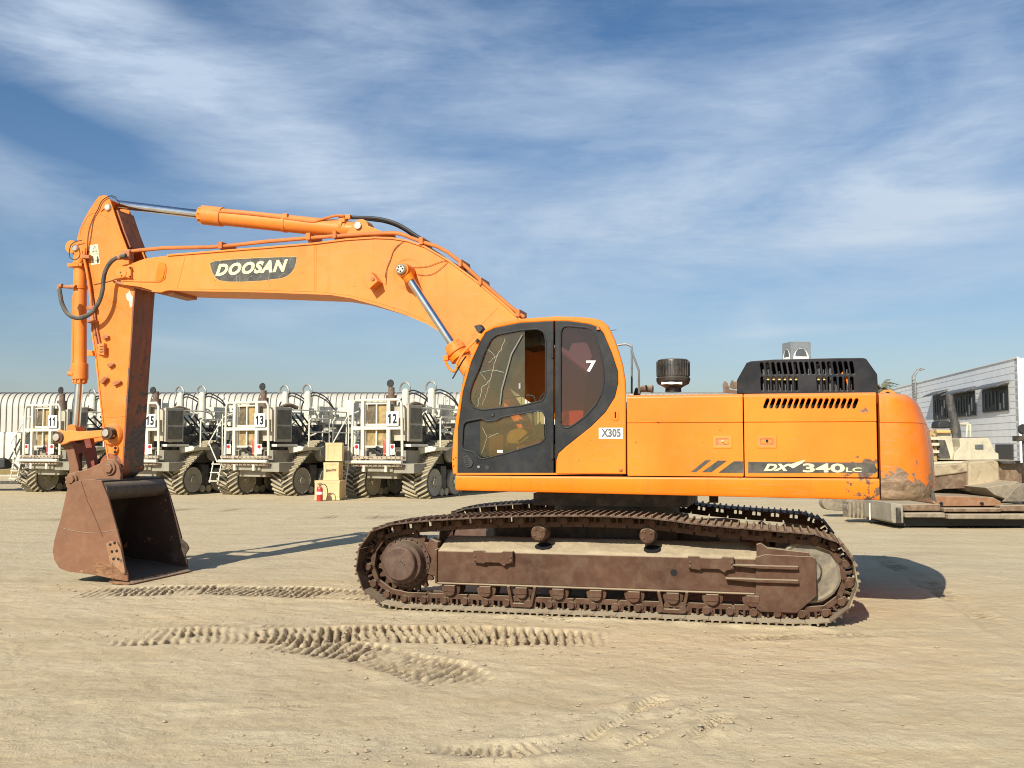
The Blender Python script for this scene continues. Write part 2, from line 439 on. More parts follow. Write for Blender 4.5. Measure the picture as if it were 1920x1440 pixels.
q.l(sky.outputs[0], tint.inputs[6]); q.l(q.mix(elr, (1.12, 1.10, 1.14), (.70, .93, 1.10)), tint.inputs[7])
cm = q.n('ShaderNodeMix', data_type='RGBA', blend_type='MULTIPLY'); cm.inputs[0].default_value = 1; q.l(cc, cm.inputs[6]); q.l(q.mix(q.rng(q.math('ADD', n1, q.math('MULTIPLY', n3, .5)), .5, 1.0), (.88, .90, .94), (1.10, 1.08, 1.05)), cm.inputs[7])
q.l(q.mix(den, tint.outputs[2], cm.outputs[2]), bg.inputs[0]); q.l(bg.outputs[0], out.inputs[0])

sl = bpy.data.lights.new('sun', 'SUN'); sl.energy = 5.0; sl.angle = R(.5); sl.color = (1, .93, .80)
so = bpy.data.objects.new('sun', sl); col.objects.link(so)
dirv = Vector((math.sin(SUN_AZ) * math.cos(SUN_EL), math.cos(SUN_AZ) * math.cos(SUN_EL), -math.sin(SUN_EL)))
so.rotation_euler = dirv.to_track_quat('-Z', 'Y').to_euler(); so.location = (-10, -20, 25)

cam = bpy.data.cameras.new('camera'); co_ = bpy.data.objects.new('camera', cam); col.objects.link(co_)
cam.sensor_width = 36; cam.lens = F / 1920 * 36; cam.clip_end = 5000; cam.clip_start = .1
co_.location = (0, 0, HC); co_.rotation_euler = (math.pi / 2 + TH, 0, 0); sc.camera = co_
sc.view_settings.view_transform = 'Standard'; sc.view_settings.look = 'None'; sc.view_settings.gamma = 1
sc.view_settings.exposure = .25
sc.cycles.pixel_filter_type = 'BLACKMAN_HARRIS'; sc.cycles.filter_width = 1.05
sc.cycles.max_bounces = 8; sc.cycles.transparent_max_bounces = 16

# ================================================================ ground
def vnoise(x, y, sc_, seed):
    rs = np.random.RandomState(seed); L = rs.rand(256, 256)
    x = x * sc_ + 37.3; y = y * sc_ + 91.7
    xi = np.floor(x).astype(int); yi = np.floor(y).astype(int); fx = x - xi; fy = y - yi
    fx = fx * fx * (3 - 2 * fx); fy = fy * fy * (3 - 2 * fy)
    g = lambda a, b: L[a % 256, b % 256]
    return (g(xi, yi) * (1 - fx) + g(xi + 1, yi) * fx) * (1 - fy) + (g(xi, yi + 1) * (1 - fx) + g(xi + 1, yi + 1) * fx) * fy
def fbm(x, y, s, seed, o=4):
    a = 0; amp = 1; tt = 0
    for k in range(o):
        a = a + amp * vnoise(x, y, s * 2 ** k, seed + k); tt += amp; amp *= .5
    return a / tt
def gp(px, py):
    d = ray(px, py); k = -HC / d[2]; return (k * d[0], k * d[1])

def ground_height(X, Y):
    global CHURN_SHADE
    CHURN_SHADE = np.zeros(X.shape)
    Z = (fbm(X, Y, .35, 1) - .5) * .05 + (fbm(X, Y, 2.1, 9, 3) - .5) * .020
    near = np.clip((20 - Y) / 8, 0, 1)
    Z = Z * np.clip(near + .25, 0, 1)
    Z += (fbm(X, Y, 9, 20, 3) - .5) * .012 * near
    def path(pts, width, pitch, amp, seed, skew=0.0, fade=.5, rut=.0, keep=.45, berm=.012):
        nonlocal Z
        pts = np.array([gp(*p) for p in pts]); s0 = 0
        best = np.full(X.shape, 9e9); S = np.zeros(X.shape); T = np.zeros(X.shape)
        for i in range(len(pts) - 1):
            a, b = pts[i], pts[i + 1]; d = b - a; L = np.hypot(*d); d = d / L
            rx = X - a[0]; ry = Y - a[1]; al = rx * d[0] + ry * d[1]; tt = -rx * d[1] + ry * d[0]
            alc = np.clip(al, 0, L); dist = np.hypot(rx - alc * d[0], ry - alc * d[1])
            m = dist < best; best = np.where(m, dist, best); S = np.where(m, s0 + alc, S); T = np.where(m, tt, T); s0 += L
        wob = (fbm(X, Y, 1.3, seed, 3) - .5)
        inside = np.clip((width / 2 + wob * .22 - best) / .06, 0, 1)
        ends = np.clip(np.minimum(S, s0 - S) / fade, 0, 1)
        k = np.clip((fbm(X, Y, 1.7, seed + 5, 3) - keep) / .14, 0.12, 1) * inside * ends
        ph = (S + skew * T + wob * .12) / pitch
        bar = np.abs((ph % 1) - .5) * 2; bar = np.clip((bar - .42) / .22, 0, 1)
        crumb = (fbm(X, Y, 16, seed + 9, 2) - .5)
        k = k * np.clip((fbm(X, Y, 3.4, seed + 15, 3) - .30) / .18, .25, 1)
        CHURN_SHADE[...] = np.maximum(CHURN_SHADE, k * (.35 + .65 * bar))  # churned soil plus painted groove shade, strongest along the bars
        Z = Z - amp * k * bar * (1 + crumb * 1.2) + crumb * .032 * k + (fbm(X, Y, 34, seed + 12, 2) - .5) * .022 * k - rut * inside * ends
        Z = Z + berm * np.exp(-((best - width / 2 - .05) / .07) ** 2) * ends * np.clip(fbm(X, Y, 2.3, seed + 3, 3) * 2 - .5, 0, 1.4)
    path([(150, 1112), (400, 1108), (640, 1114), (900, 1122)], .80, .080, .055, 50, keep=.30)
    path([(215, 1192), (420, 1190), (640, 1188), (900, 1190), (1150, 1198)], .80, .082, .060, 60, skew=.12, keep=.36)
    path([(520, 1200), (700, 1226), (900, 1286)], .62, .095, .075, 70, skew=.35, keep=.30)
    path([(560, 1172), (330, 1172)], .2, .074, .02, 75, keep=.4, berm=.03)
    path([(1090, 1392), (1170, 1345), (1245, 1302)], .13, .055, .045, 80, rut=.025, fade=.2, berm=.045, keep=.25)
    path([(1150, 1415), (1260, 1368), (1330, 1330)], .13, .055, .042, 82, rut=.02, fade=.2, berm=.045, keep=.32)
    path([(1290, 1392), (1370, 1340)], .10, .05, .035, 84, rut=.015, fade=.2, berm=.035, keep=.34)
    path([(800, 1402), (960, 1412), (1120, 1395)], .26, .06, .035, 86, fade=.3, berm=.035, keep=.3)
    path([(1330, 1196), (1560, 1190), (1800, 1186)], .30, .074, .012, 88, keep=.45)
    path([(720, 1240), (1050, 1262)], .2, .05, .012, 89, berm=.022)
    path([(250, 1330), (640, 1320)], .10, .04, .010, 90, fade=.4, berm=.012, keep=.42)
    path([(-200, 975), (900, 968), (2100, 990)], .35, .12, .012, 91, rut=.012, fade=1.0, berm=.015, keep=.35)
    path([(-200, 955), (800, 958)], .30, .12, .010, 92, rut=.010, fade=1.0, berm=.012, keep=.35)
    path([(1640, 1040), (2000, 1250), (2300, 1420)], .30, .10, .014, 93, rut=.010, fade=.5, berm=.018, keep=.38)
    # sand pushed up beside the tracks
    ex = (math.cos(PSI), -math.sin(PSI)); ey = (math.sin(PSI), math.cos(PSI))
    U = (X - CX) * ex[0] + (Y - CY) * ex[1]; V = (X - CX) * ey[0] + (Y - CY) * ey[1]
    along = np.clip((2.3 - np.abs(U)) / .3, 0, 1)
    Z += .028 * np.exp(-((V + 1.74) / .09) ** 2) * along * (fbm(X, Y, 4, 95, 3) * 1.6 - .1)
    under = np.clip((1.72 - np.abs(V)) / .1, 0, 1) * np.clip((2.2 - np.abs(U)) / .3, 0, 1)
    Z = Z * (1 - under) - .006 * under
    ub = np.clip((1.0 - np.abs(V)) / .1, 0, 1) * np.clip((.8 - np.abs(U + 6.25)) / .1, 0, 1)
    Z = Z * (1 - ub)
    return Z

def axis(lo, hi, step, far, g=1.16):
    a = list(np.arange(lo, hi + 1e-6, step)); s = step; x = hi
    while x < far: s *= g; x += s; a.append(x)
    s = step; x = lo; b = []
    return a
gx = [-6.2]
while gx[-1] < 6.2: gx.append(gx[-1] + (.0115 if -5.2 < gx[-1] < 2.2 else .024))
far_ = axis(6.2, 6.2, .024, 900)[1:]; gx = [-q_ for q_ in far_][::-1] + gx + far_
gy = list(4.4 + np.cumsum([0.0] + [max(.013, .0021 * (4.4 + i * .02)) for i in range(560)]))
s_ = .03
while gy[-1] < 3000: s_ *= 1.10; gy.append(gy[-1] + s_)
gy = [-300, -40, -8, 0, 2.5, 3.8, 4.2] + gy
GX, GY = np.meshgrid(np.array(gx), np.array(gy))
GZ = ground_height(GX, GY); DG = CHURN_SHADE.copy()
edge = np.clip((7.0 - np.abs(GX)) / .8, 0.0, 1)
GZ = GZ * edge + (fbm(GX, GY, .35, 1) - .5) * .03 * (1 - edge) * (GY < 60)
ny, nx = GX.shape
me = bpy.data.meshes.new('ground')
vv = np.stack([GX, GY, GZ], -1).reshape(-1, 3)
ii = (np.arange(ny - 1)[:, None] * nx + np.arange(nx - 1)[None, :]).reshape(-1)
ff = np.stack([ii, ii + 1, ii + nx + 1, ii + nx], -1)
me.vertices.add(len(vv)); me.vertices.foreach_set('co', vv.astype(np.float32).ravel())
me.loops.add(ff.size); me.loops.foreach_set('vertex_index', ff.astype(np.int32).ravel())
me.polygons.add(len(ff)); me.polygons.foreach_set('loop_start', (np.arange(len(ff)) * 4).astype(np.int32))
me.polygons.foreach_set('loop_total', np.full(len(ff), 4, np.int32)); me.polygons.foreach_set('use_smooth', np.ones(len(ff), bool))
me.update(calc_edges=True); me.validate()
at_ = me.attributes.new('churn_shade', 'FLOAT', 'POINT'); at_.data.foreach_set('value', DG.astype(np.float32).ravel())
t = NT('sandy_ground'); co = t.co()
b1 = t.noise(co, .22, 6, .6, .8); b2 = t.noise(t.mapping(co, (1, 2.2, 1), (0, 0, R(-10))), .9, 7, .65, .5); b3 = t.noise(co, 11, 8, .75); b4 = t.noise(co, 70, 5, .7)
c = t.mix(t.rng(b1, .32, .68), (.59, .470, .280), (.55, .452, .295))
c = t.mix(t.rng(t.noise(t.mapping(co, (.12, 1.1, 1), (0, 0, R(3))), .9, 6, .6, .3), .5, .7, 0, .5), c, (.44, .35, .215))
c = t.mix(t.rng(b2, .42, .72, 0, .55), c, (.70, .60, .41))
c = t.mix(t.rng(b3, .55, .8, 0, .42), c, (.30, .24, .155))
c = t.mix(t.rng(b4, .56, .70, 0, .5), c, (.22, .17, .11))
c = t.mix(t.rng(t.noise(co, 27, 7, .75, .5), .62, .70, 0, .55), c, (.20, .155, .10))
c = t.mix(t.rng(t.noise(t.mapping(co, (.5, 3.5, 1), (0, 0, R(4))), .8, 6, .6, .4), .55, .72, 0, .6), c, (.56, .42, .235))
c = t.mix(t.rng(t.noise(co, 1.7, 5, .6, 1.2), .62, .72, 0, .35), c, (.36, .31, .23))
churn_sh = t.n('ShaderNodeAttribute', attribute_name='churn_shade').outputs['Fac']
c = t.mix(t.math('MULTIPLY', churn_sh, t.rng(b3, .3, .6, .35, .95)), c, (.20, .145, .085))  # brown for churned soil, with the shade of the print grooves painted in
bmp = t.math('ADD', t.math('MULTIPLY', b3, 1.0), t.math('ADD', t.math('MULTIPLY', b4, .35), t.math('MULTIPLY', t.noise(co, 2.6, 5, .6, .3), 2.2)))
t.bsdf(c, .95, 0, bmp, .65, .026, Specular_IOR_Level=.15)
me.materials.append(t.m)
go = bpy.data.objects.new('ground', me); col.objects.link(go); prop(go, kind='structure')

# loose stones and crumbs of dry earth
mb = MB(); rnd = random.Random(3)
def rock(x, y, z, r):
    vs = []; n0 = len(mb.v)
    for (a, b, c_) in [(1, 0, 0), (-1, 0, 0), (0, 1, 0), (0, -1, 0), (0, 0, 1), (0, 0, -1), (.7, .7, .3), (-.7, .6, .4), (.6, -.7, .35), (-.6, -.7, .3)]:
        k = r * rnd.uniform(.7, 1.25); vs.append((x + a * k * 1.2, y + b * k, z + c_ * k * .7))
    mb.add(vs, [(4, 6, 7), (4, 7, 9), (4, 9, 8), (4, 8, 6), (6, 2, 7), (7, 1, 9), (9, 3, 8), (8, 0, 6), (2, 6, 0), (2, 1, 7), (1, 3, 9), (3, 0, 8)])
clusters = [(960, 1402, 1.0, .28, 260), (1170, 1350, .5, .35, 140), (1300, 1350, .4, .3, 90), (480, 1190, 1.6, .3, 300), (860, 1215, 1.0, .35, 260), (1000, 1160, 2.2, .12, 240), (420, 1108, 1.4, .3, 170), (1350, 1230, 1.5, .6, 130)]
pts_ = []
for (px, py, sx, sy, n) in clusters:
    x, y = gp(px, py)
    for k in range(n): pts_.append((rnd.gauss(x, sx), rnd.gauss(y, sy), abs(rnd.gauss(0, .0065)) + .002))
for k in range(2600):
    y = rnd.uniform(4.9, 17); x = rnd.uniform(-.56, .56) * y
    pts_.append((x, y, min(.026, .002 + rnd.expovariate(1 / .0022))))
pa = np.array([(a, b) for a, b, _ in pts_]); pz = ground_height(pa[:, 0], pa[:, 1])
for (x, y, r), z in zip(pts_, pz): rock(x, y, float(z) + r * .25, r)
prop(mb.build('gravel', worn('earth_crumbs', (.36, .28, .18), .9, var=.25, dust=.6, updust=.7), smooth=0), 'small stones and crumbs of dry earth lying over the sandy yard', 'gravel', kind='stuff')
# a few bigger single stones
# ================================================================ EXCAVATOR
EX = empty('excavator', (CX, CY, 0), -PSI)
prop(EX, 'big orange crawler excavator with charcoal cab, arched boom and brown bucket resting on sand', 'excavator')

# ---------------------------------------------------------------- crawler tracks
belt_px = [(668, 1069), (673, 1030), (689, 1004), (708, 990), (757, 981), (848, 974), (939, 970), (1030, 968), (1135, 969), (1224, 973), (1311, 984), (1401, 992), (1486, 999), (1530, 1003),
           (1570, 1016), (1590, 1036), (1606, 1069), (1608, 1102), (1597, 1133), (1576, 1158)]
top = P(belt_px, -1.64)
path = top + [(2.12, .036), (1.8, .026), (1.0, .026), (0, .026), (-1.0, .026), (-1.85, .026), (-2.10, .034), (-2.30, .12), (-2.42, .245)]
V2 = [Vector(p) for p in path]
def closed_cr(pts, n=10):
    out = []; N = len(pts)
    for i in range(N):
        p0, p1, p2, p3 = pts[i - 1], pts[i], pts[(i + 1) % N], pts[(i + 2) % N]
        for k in range(n):
            s = k / n
            out.append(.5 * ((2 * p1) + (p2 - p0) * s + (2 * p0 - 5 * p1 + 4 * p2 - p3) * s * s + (-p0 + 3 * p1 - 3 * p2 + p3) * s ** 3))
    return out
dense = closed_cr(V2)
cum = [0]
for i in range(len(dense)): cum.append(cum[-1] + (dense[(i + 1) % len(dense)] - dense[i]).length)
LEN = cum[-1]; NS = 49; PITCH = LEN / NS
def bp(s):
    s %= LEN
    lo = 0
    import bisect
    i = min(bisect.bisect_right(cum, s) - 1, len(dense) - 1)
    a, b = dense[i], dense[(i + 1) % len(dense)]
    return a.lerp(b, (s - cum[i]) / max(1e-9, cum[i + 1] - cum[i]))

def shoe_mesh():
    """triple grouser shoe: local x along the belt, y across, z outwards"""
    mb = MB(); h = PITCH / 2; W = .30
    g = [-.072, 0.0, .072]
    prof = [(-h + .004, -.004), (-h - .010, .010), (-h + .012, .008)]
    for q_ in g: prof += [(q_ - .013, .008), (q_ - .007, .032), (q_ + .007, .032), (q_ + .013, .008)]
    prof += [(h - .006, .008), (h - .004, -.004)]
    vs = [(a, -W, b) for a, b in prof] + [(a, W, b) for a, b in prof]; n = len(prof)
    mb.add(vs, [(i, (i + 1) % n, n + (i + 1) % n, n + i) for i in range(n)] + [tuple(range(n)), tuple(range(2 * n - 1, n - 1, -1))])
    for a in (-.05, .05):
        for b in (-.1, .1): mb.cyl((a, b, -.004), (a, b, -.022), .014, n=6)
    return mb

def make_track(sgn, shoemat, framemat):
    vc = 1.34 * sgn
    root = MB()
    # chain of links: this mesh is the part the shoes ride on
    for i in range(NS):
        p0, p1 = bp(i * PITCH), bp((i + 1) * PITCH)
        d = (p1 - p0).normalized(); nrm = Vector((-d.y, d.x))   # outward (belt runs clockwise seen from -y)
        mid = (p0 + p1) / 2
        for off in (-.085, .085):
            yy = vc + off
            A = math.atan2(-d.y, d.x)
            c = mid - nrm * .062
            # link plate with two windows: top rail, pads and three webs
            L = PITCH * .94
            def lb(u0, u1, w0, w1, th=.036):
                a = p0 + d * ((u0 + u1) / 2 * L) - nrm * ((w0 + w1) / 2)
                root.box((a.x, yy, a.y), ((u1 - u0) * L, th, w1 - w0), Matrix.Rotation(A, 3, 'Y'))
            lb(0.03, 1.0, .072, .118, .044)
            lb(0.0, .32, .012, .092)
            lb(.50, .60, .012, .092)
            lb(.80, 1.06, .012, .092)
            c = p0 + d * (.13 * L) - nrm * .058
            root.cyl((c.x, yy + .03 * sgn, c.y), (c.x, yy + .034 * sgn - (.03 if off * sgn > 0 else -.0), c.y), .036, n=10)
        c = p0 - nrm * .058
        root.cyl((c.x, vc - .12, c.y), (c.x, vc + .12, c.y), .030, n=8)
    tr = root.build('crawler_track', framemat, EX, smooth=30)
    first = None
    so = shoe_mesh().build('sand', SANDSHOE, None, smooth=30); sandy = so.data; bpy.data.objects.remove(so); sandy.name = 'sand_caked_shoe'
    for i in range(NS):
        p0, p1 = bp(i * PITCH), bp((i + 1) * PITCH); d = (p1 - p0).normalized(); mid = (p0 + p1) / 2
        if first is None:
            o = shoe_mesh().build('track_shoe', shoemat, tr, smooth=30); first = o
        else:
            o = first.copy(); col.objects.link(o); o.parent = tr
        if sgn < 0 and (mid.y < .05 or (mid.x > 2.30 and mid.y < .62)):
            o.data = sandy
        o.location = (mid.x, vc, mid.y)
        # local z must look outwards: outward normal of a clockwise belt
        nrm = Vector((-d.y, d.x))
        m = Matrix(((d.x, 0, nrm.x), (0, 1, 0), (d.y, 0, nrm.y)))
        o.rotation_euler = m.to_euler()
    # sprocket and final drive
    c = (-2.005, .452); s = sgn
    mb = MB(); N = 21; pts = []
    for k in range(N * 4):
        a = 2 * math.pi * k / (N * 4); r = (.335, .335, .285, .285)[k % 4]; pts.append((c[0] + r * math.cos(a), c[1] + r * math.sin(a)))
    mb.prism(pts, vc - .03, vc + .03)
    mb.build('sprocket', framemat, tr, bevel=.006)
    mb = MB(); o = (c[0], vc, c[1])
    mb.lathe([(.0, -.2), (.27, -.2), (.275, .02), (.262, .05), (.262, .062), (.225, .062), (.218, .07), (.210, .19), (.175, .20), (.170, .255), (.160, .265), (0, .265)], o, 'Y', 40, s)
    for k in range(24):
        a = 2 * math.pi * k / 24
        mb.cyl((c[0] + .24 * math.cos(a), vc + s * .06, c[1] + .24 * math.sin(a)), (c[0] + .24 * math.cos(a), vc + s * .078, c[1] + .24 * math.sin(a)), .012, n=6)
    for k in range(3):
        a = .4 + k * .5
        mb.cyl((c[0] + .06 * math.cos(a), vc + s * .262, c[1] - .02 + .05 * math.sin(a)), (c[0] + .06 * math.cos(a), vc + s * .274, c[1] - .02 + .05 * math.sin(a)), .010, n=8)
    mb.build('final_drive', HUBM, tr, bevel=.004)
    # idler
    c = (2.02, .475)
    MB().lathe([(0, -.12), (.10, -.12), (.12, -.06), (.25, -.05), (.275, -.07), (.295, -.06), (.295, .06), (.275, .07), (.25, .05), (.12, .06), (.10, .12), (0, .12)], (c[0], vc, c[1]), 'Y', 44, s).build('idler', worn_rim, tr)
    # rollers
    for k in range(9):
        u = -1.50 + k * .375
        mb = MB().lathe([(0, -.11), (.075, -.11), (.10, -.10), (.10, -.06), (.08, -.05), (.08, .05), (.10, .06), (.10, .10), (.075, .112), (0, .112)], (u, vc, .205), 'Y', 20, s)
        mb.bx(u - .060, u + .060, min(vc + s * .10, vc + s * .165), max(vc + s * .10, vc + s * .165), .175, .241)
        mb.prism(ell((u, .178), .056, .045, 14), min(vc + s * .10, vc + s * .155), max(vc + s * .10, vc + s * .155))
        mb.build('track_roller', framemat, tr, bevel=.006)
    for u in (-.58, .508):
        mb = MB().lathe([(0, -.16), (.05, -.16), (.05, -.1), (.082, -.1), (.082, .10), (.07, .135), (0, .135)], (u, vc, .78), 'Y', 22, s)
        for k in range(4):
            a = .6 + k * math.pi / 2; mb.cyl((u + .045 * math.cos(a), vc + s * .13, .78 + .045 * math.sin(a)), (u + .045 * math.cos(a), vc + s * .15, .78 + .045 * math.sin(a)), .010, n=6)
        mb.bx(u - .03, u + .03, *sorted((vc - s * .16, vc - s * .10)), .6, .80)
        mb.build('carrier_roller', framemat, tr, bevel=.006)
    # guards round two rollers
    for u in (-.75, .75):
        mb = MB(); y0, y1 = sorted((vc + s * .10, vc + s * .15))
        mb.prism([(u - .15, .25), (u - .12, .25), (u - .085, .085), (u + .085, .085), (u + .12, .25), (u + .15, .25), (u + .15, .235), (u + .11, .06), (u + .09, .045), (u - .09, .045), (u - .11, .06), (u - .15, .235)], y0, y1)
        mb.build('roller_guard', framemat, tr, bevel=.006)
    # side frame: vertical face, sloping deck
    mb = MB(); f = -.115; b = .27
    prof = [(vc + s * .115, .262), (vc + s * .115, .575), (vc + s * .10, .588), (vc - s * .28, .705), (vc - s * .30, .70), (vc - s * .30, .262)]
    mb.sweep(prof, -1.64, 1.66)
    mb.bx(-1.64, 1.52, *sorted((vc + s * .10, vc + s * .145)), .243, .263)
    mb.bx(-1.665, -1.64, *sorted((vc + s * .135, vc - s * .2)), .25, .60)
    # end of the frame by the sprocket
    mb.prism([(-1.66, .30), (-1.66, .66), (-1.74, .70), (-1.80, .60), (-1.72, .48), (-1.80, .34)], *sorted((vc + s * .05, vc - s * .1)))
    fr = mb.build('side_frame', framemat, tr, bevel=.012)
    # sand lying on the sloping deck
    nx_, ny_ = 150, 16; vs = []; rq = random.Random(31)
    for i in range(nx_ + 1):
        for j in range(ny_ + 1):
            u = -1.62 + 3.12 * i / nx_; f = j / ny_; y = vc + s * (.104 - .384 * f); z = .588 + .117 * f
            e = min(1, i / 4, (nx_ - i) / 4, j / 1.5, (ny_ - j) / 2)
            vs.append((u, y, z + (rq.uniform(.002, .011) + .006 * math.sin(u * 7 + f * 5)) * max(0, e) + (.0015 if e > 0 else -.004)))
    mb = MB(); mb.add(vs, [(i * (ny_ + 1) + j, i * (ny_ + 1) + j + 1, (i + 1) * (ny_ + 1) + j + 1, (i + 1) * (ny_ + 1) + j) for i in range(nx_) for j in range(ny_)])
    mb.build('deck_sand', SANDMAT, fr, smooth=60)
    # idler yoke and ribs
    mb = MB()
    Y0, Y1 = sorted((vc + s * .06, vc + s * .155))
    mb.prism([(1.53, .285), (1.53, .60), (1.62, .63), (2.05, .62), (2.08, .60), (2.08, .26), (1.90, .095), (1.57, .095), (1.53, .12)], Y0, Y1)
    Y0, Y1 = sorted((vc - s * .06, vc + s * .13))
    mb.prism([(1.54, .60), (1.54, .72), (1.58, .735), (1.64, .69), (2.02, .655), (2.02, .60)], Y0, Y1)
    for z, u0, u1 in ((.52, 1.32, 1.92), (.392, 1.25, 1.92)):
        a, b_ = sorted((vc + s * .11, vc + s * .215))
        mb.prism([(u0, z), (u0 + .25, z - .018), (u1, z - .018), (u1, z + .014), (u0 + .35, z + .012), (u0, z + .012)], a, b_)
    mb.build('idler_yoke', framemat, tr, bevel=.010)
    # steps and covers bolted on the face
    for u0, u1 in ((-1.24, -.83), (.90, 1.33)):
        mb = MB(); a, b_ = sorted((vc + s * .115, vc + s * .185))
        mb.prism([(u0, .60), (u0 + .10, .60), (u0 + .12, .585), (u1 - .12, .585), (u1 - .10, .60), (u1, .60), (u1, .485), (u1 - .06, .475), (u1 - .09, .45), (u1 - .14, .485), (u0 + .13, .485), (u0 + .11, .47), (u0, .485)], a, b_)
        for k in (u0 + .02, u1 - .02):
            for z in (.50, .545): mb.cyl((k, vc + s * .18, z), (k, vc + s * .197, z), .012, n=6)
        mb.build('frame_step', framemat, tr, bevel=.005)
    for (u, z, r) in ((.76, .43, .034), (1.70, .46, .03)):
        MB().cyl((u, vc + s * .10, z), (u, vc + s * .1175, z), r, n=20).build('dark_hole_disc', DARK, tr)  # black disc painted in for the dark of a hole
    for u in (-.58, .52):
        mb = MB()
        # black discs standing in for the dark of lifting openings in the deck
        m = Matrix.Translation(Vector((u + .02, vc - s * .02, .632))) @ Matrix.Rotation(-s * math.atan2(.117, .38), 4, 'X')
        n0 = len(mb.v); mb.lathe([(0, -.01), (.085, -.01), (.085, .014), (0, .014)], (0, 0, 0), 'Z', 22); mb.xform(m, n0)
        mb.build('dark_hole_disc', DARK, tr)
    return tr

HUBM = worn('greasy_brown_hub', (.085, .038, .022), .7, var=.2, dust=.15, updust=.25, grime=.4, grimecol=(.03, .018, .012), bump=.3)
SANDMAT = worn('loose_deck_sand', (.42, .33, .20), .95, var=.2, vscale=9, dust=.6, updust=.5, grime=.5, grimecol=(.20, .13, .07), bump=.6)
worn_rim = worn('idler_steel', (.20, .17, .13), .6, metal=.2, dust=.6, updust=.6, var=.25)
near_track = make_track(-1, SHOE, RUST)
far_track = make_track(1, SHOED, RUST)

# carbody between the tracks, slewing ring
mb = MB()
mb.bx(-.75, .75, -.75, .75, .45, .86)
for sx in (-1, 1):
    for sy in (-1, 1):
        n0 = len(mb.v); mb.bx(.3, 1.5, -.16, .16, .42, .80); mb.xform(Matrix.Rotation(math.atan2(.62 * sy, .95 * sx), 4, 'Z'), n0)
mb.build('carbody', DARK2, EX, bevel=.02)
MB().lathe([(0, .84), (.72, .84), (.74, .90), (.70, .92), (.70, 1.10), (.62, 1.12), (.62, 1.2), (0, 1.2)], (0, 0, 0), 'Z', 40).build('slewing_ring', DARK2, EX)

# ---------------------------------------------------------------- upper platform
mb = MB()
zs = [(-1.44, 1.215), (2.655, 1.158)]
prof0 = lambda zb: [(-1.48, zb), (-1.5, zb + .03), (-1.5, 1.340), (-1.49, 1.352), (1.35, 1.352), (1.35, zb)]
mb.loft([[(-1.44, a, b) for a, b in prof0(1.20)], [(2.655, a, b) for a, b in prof0(1.155)]])
plat = mb.build('upper_platform', ORANGE, EX, bevel=.018, seg=3)
mb = MB()
mb.bx(-.78, .85, -.8, .8, 1.02, 1.15)
mb.bx(1.0, 1.1, .5, .6, 1.0, 1.16)
mb.build('belly_plates', DARK2, EX)

# side doors of the engine house
inner = MB(); inner.bx(.33, 2.62, -1.40, 1.40, 1.36, 2.05); inner.build('engine_house_core', DARK2, EX)
def side_door(u0, u1, name='side_door', slots=(), label=None):
    zt = 2.155; zc = 1.880
    lo = fillet([(u0, 1.362), (u1, 1.362), (u1, zc), (u0, zc)], .012, 3)
    d = plate(name, lo, [], -1.494, .03, ORANGE, EX, bev=.004)
    plate('upper_panel', fillet([(u0, zc + .001), (u1, zc + .001), (u1, 2.126), (u0, 2.126)], .006, 3), slots, -1.504, .03, ORANGE, d, bev=.005)
    mb = MB(); pr = [(-1.5035, 2.1255)]
    for k in range(0, 9):
        a = math.pi / 2 * k / 8; pr.append((-1.454 - .050 * math.cos(a), 2.125 + .029 * math.sin(a)))
    pr += [(-1.2, 2.154), (-1.2, 2.12), (-1.45, 2.118)]
    mb.sweep(pr, u0, u1); mb.build('top_edge', ORANGE, d)
    return d
u_a, u_b, u_c, u_d = .322, 1.432, 1.443, 2.640
d1 = side_door(u_a, u_b)
slots = []
for k in range(16):
    x = 1437 + k * 11.12
    a = at(x + 2.5, 750, -1.504); b = at(x - 2.5, 763, -1.504)
    r = .0165; pts = []
    dx, dz = a[0] - b[0], a[1] - b[1]; L = math.hypot(dx, dz); dx /= L; dz /= L
    th0 = math.atan2(dz, dx)
    for j in range(7): t_ = th0 - math.pi / 2 + math.pi * j / 6; pts.append((a[0] + r * math.cos(t_), a[1] + r * math.sin(t_)))
    for j in range(7): t_ = th0 + math.pi / 2 + math.pi * j / 6; pts.append((b[0] + r * math.cos(t_), b[1] + r * math.sin(t_)))
    slots.append(pts)
d2 = side_door(u_c, u_d, slots=slots)
mb = MB(); mb.bx(.322, 2.648, -1.2, 1.35, 2.10, 2.150); mb.bx(.322, 2.648, 1.25, 1.35, 1.36, 2.12)
mb.build('house_top', ORANGE_TOP, EX, bevel=.01)
# latches
for d, (x0, y0, x1, y1), hx in ((d1, (1337, 817, 1372, 840), 1355), (d2, (1420, 817, 1456, 840), 1438)):
    a = at(x0, y1, -1.5); b = at(x1, y0, -1.5)
    rec = lambda k: fillet([(a[0] + k, a[1] + k), (b[0] - k, a[1] + k), (b[0] - k, b[1] - k), (a[0] + k, b[1] - k)], .008, 3)
    fr = plate('door_latch', rec(0), [rec(.028)], -1.502, .010, ORANGE_TOP, d, bev=.003)
    plate('latch_recess', rec(.026), [], -1.4955, .003, BRACKET, fr)
    c = rec(.040)
    plate('latch_paddle', [(p[0] + (.012 if d is d1 else -.006), p[1]) for p in c], [], -1.501, .006, ORANGE_TOP, fr, bev=.002)
    h = at(hx, 826.5, -1.5); MB().cyl((h[0], -1.505, h[1]), (h[0], -1.513, h[1]), .012, n=12).build('latch_key', PINM if d is d1 else DARK, fr)
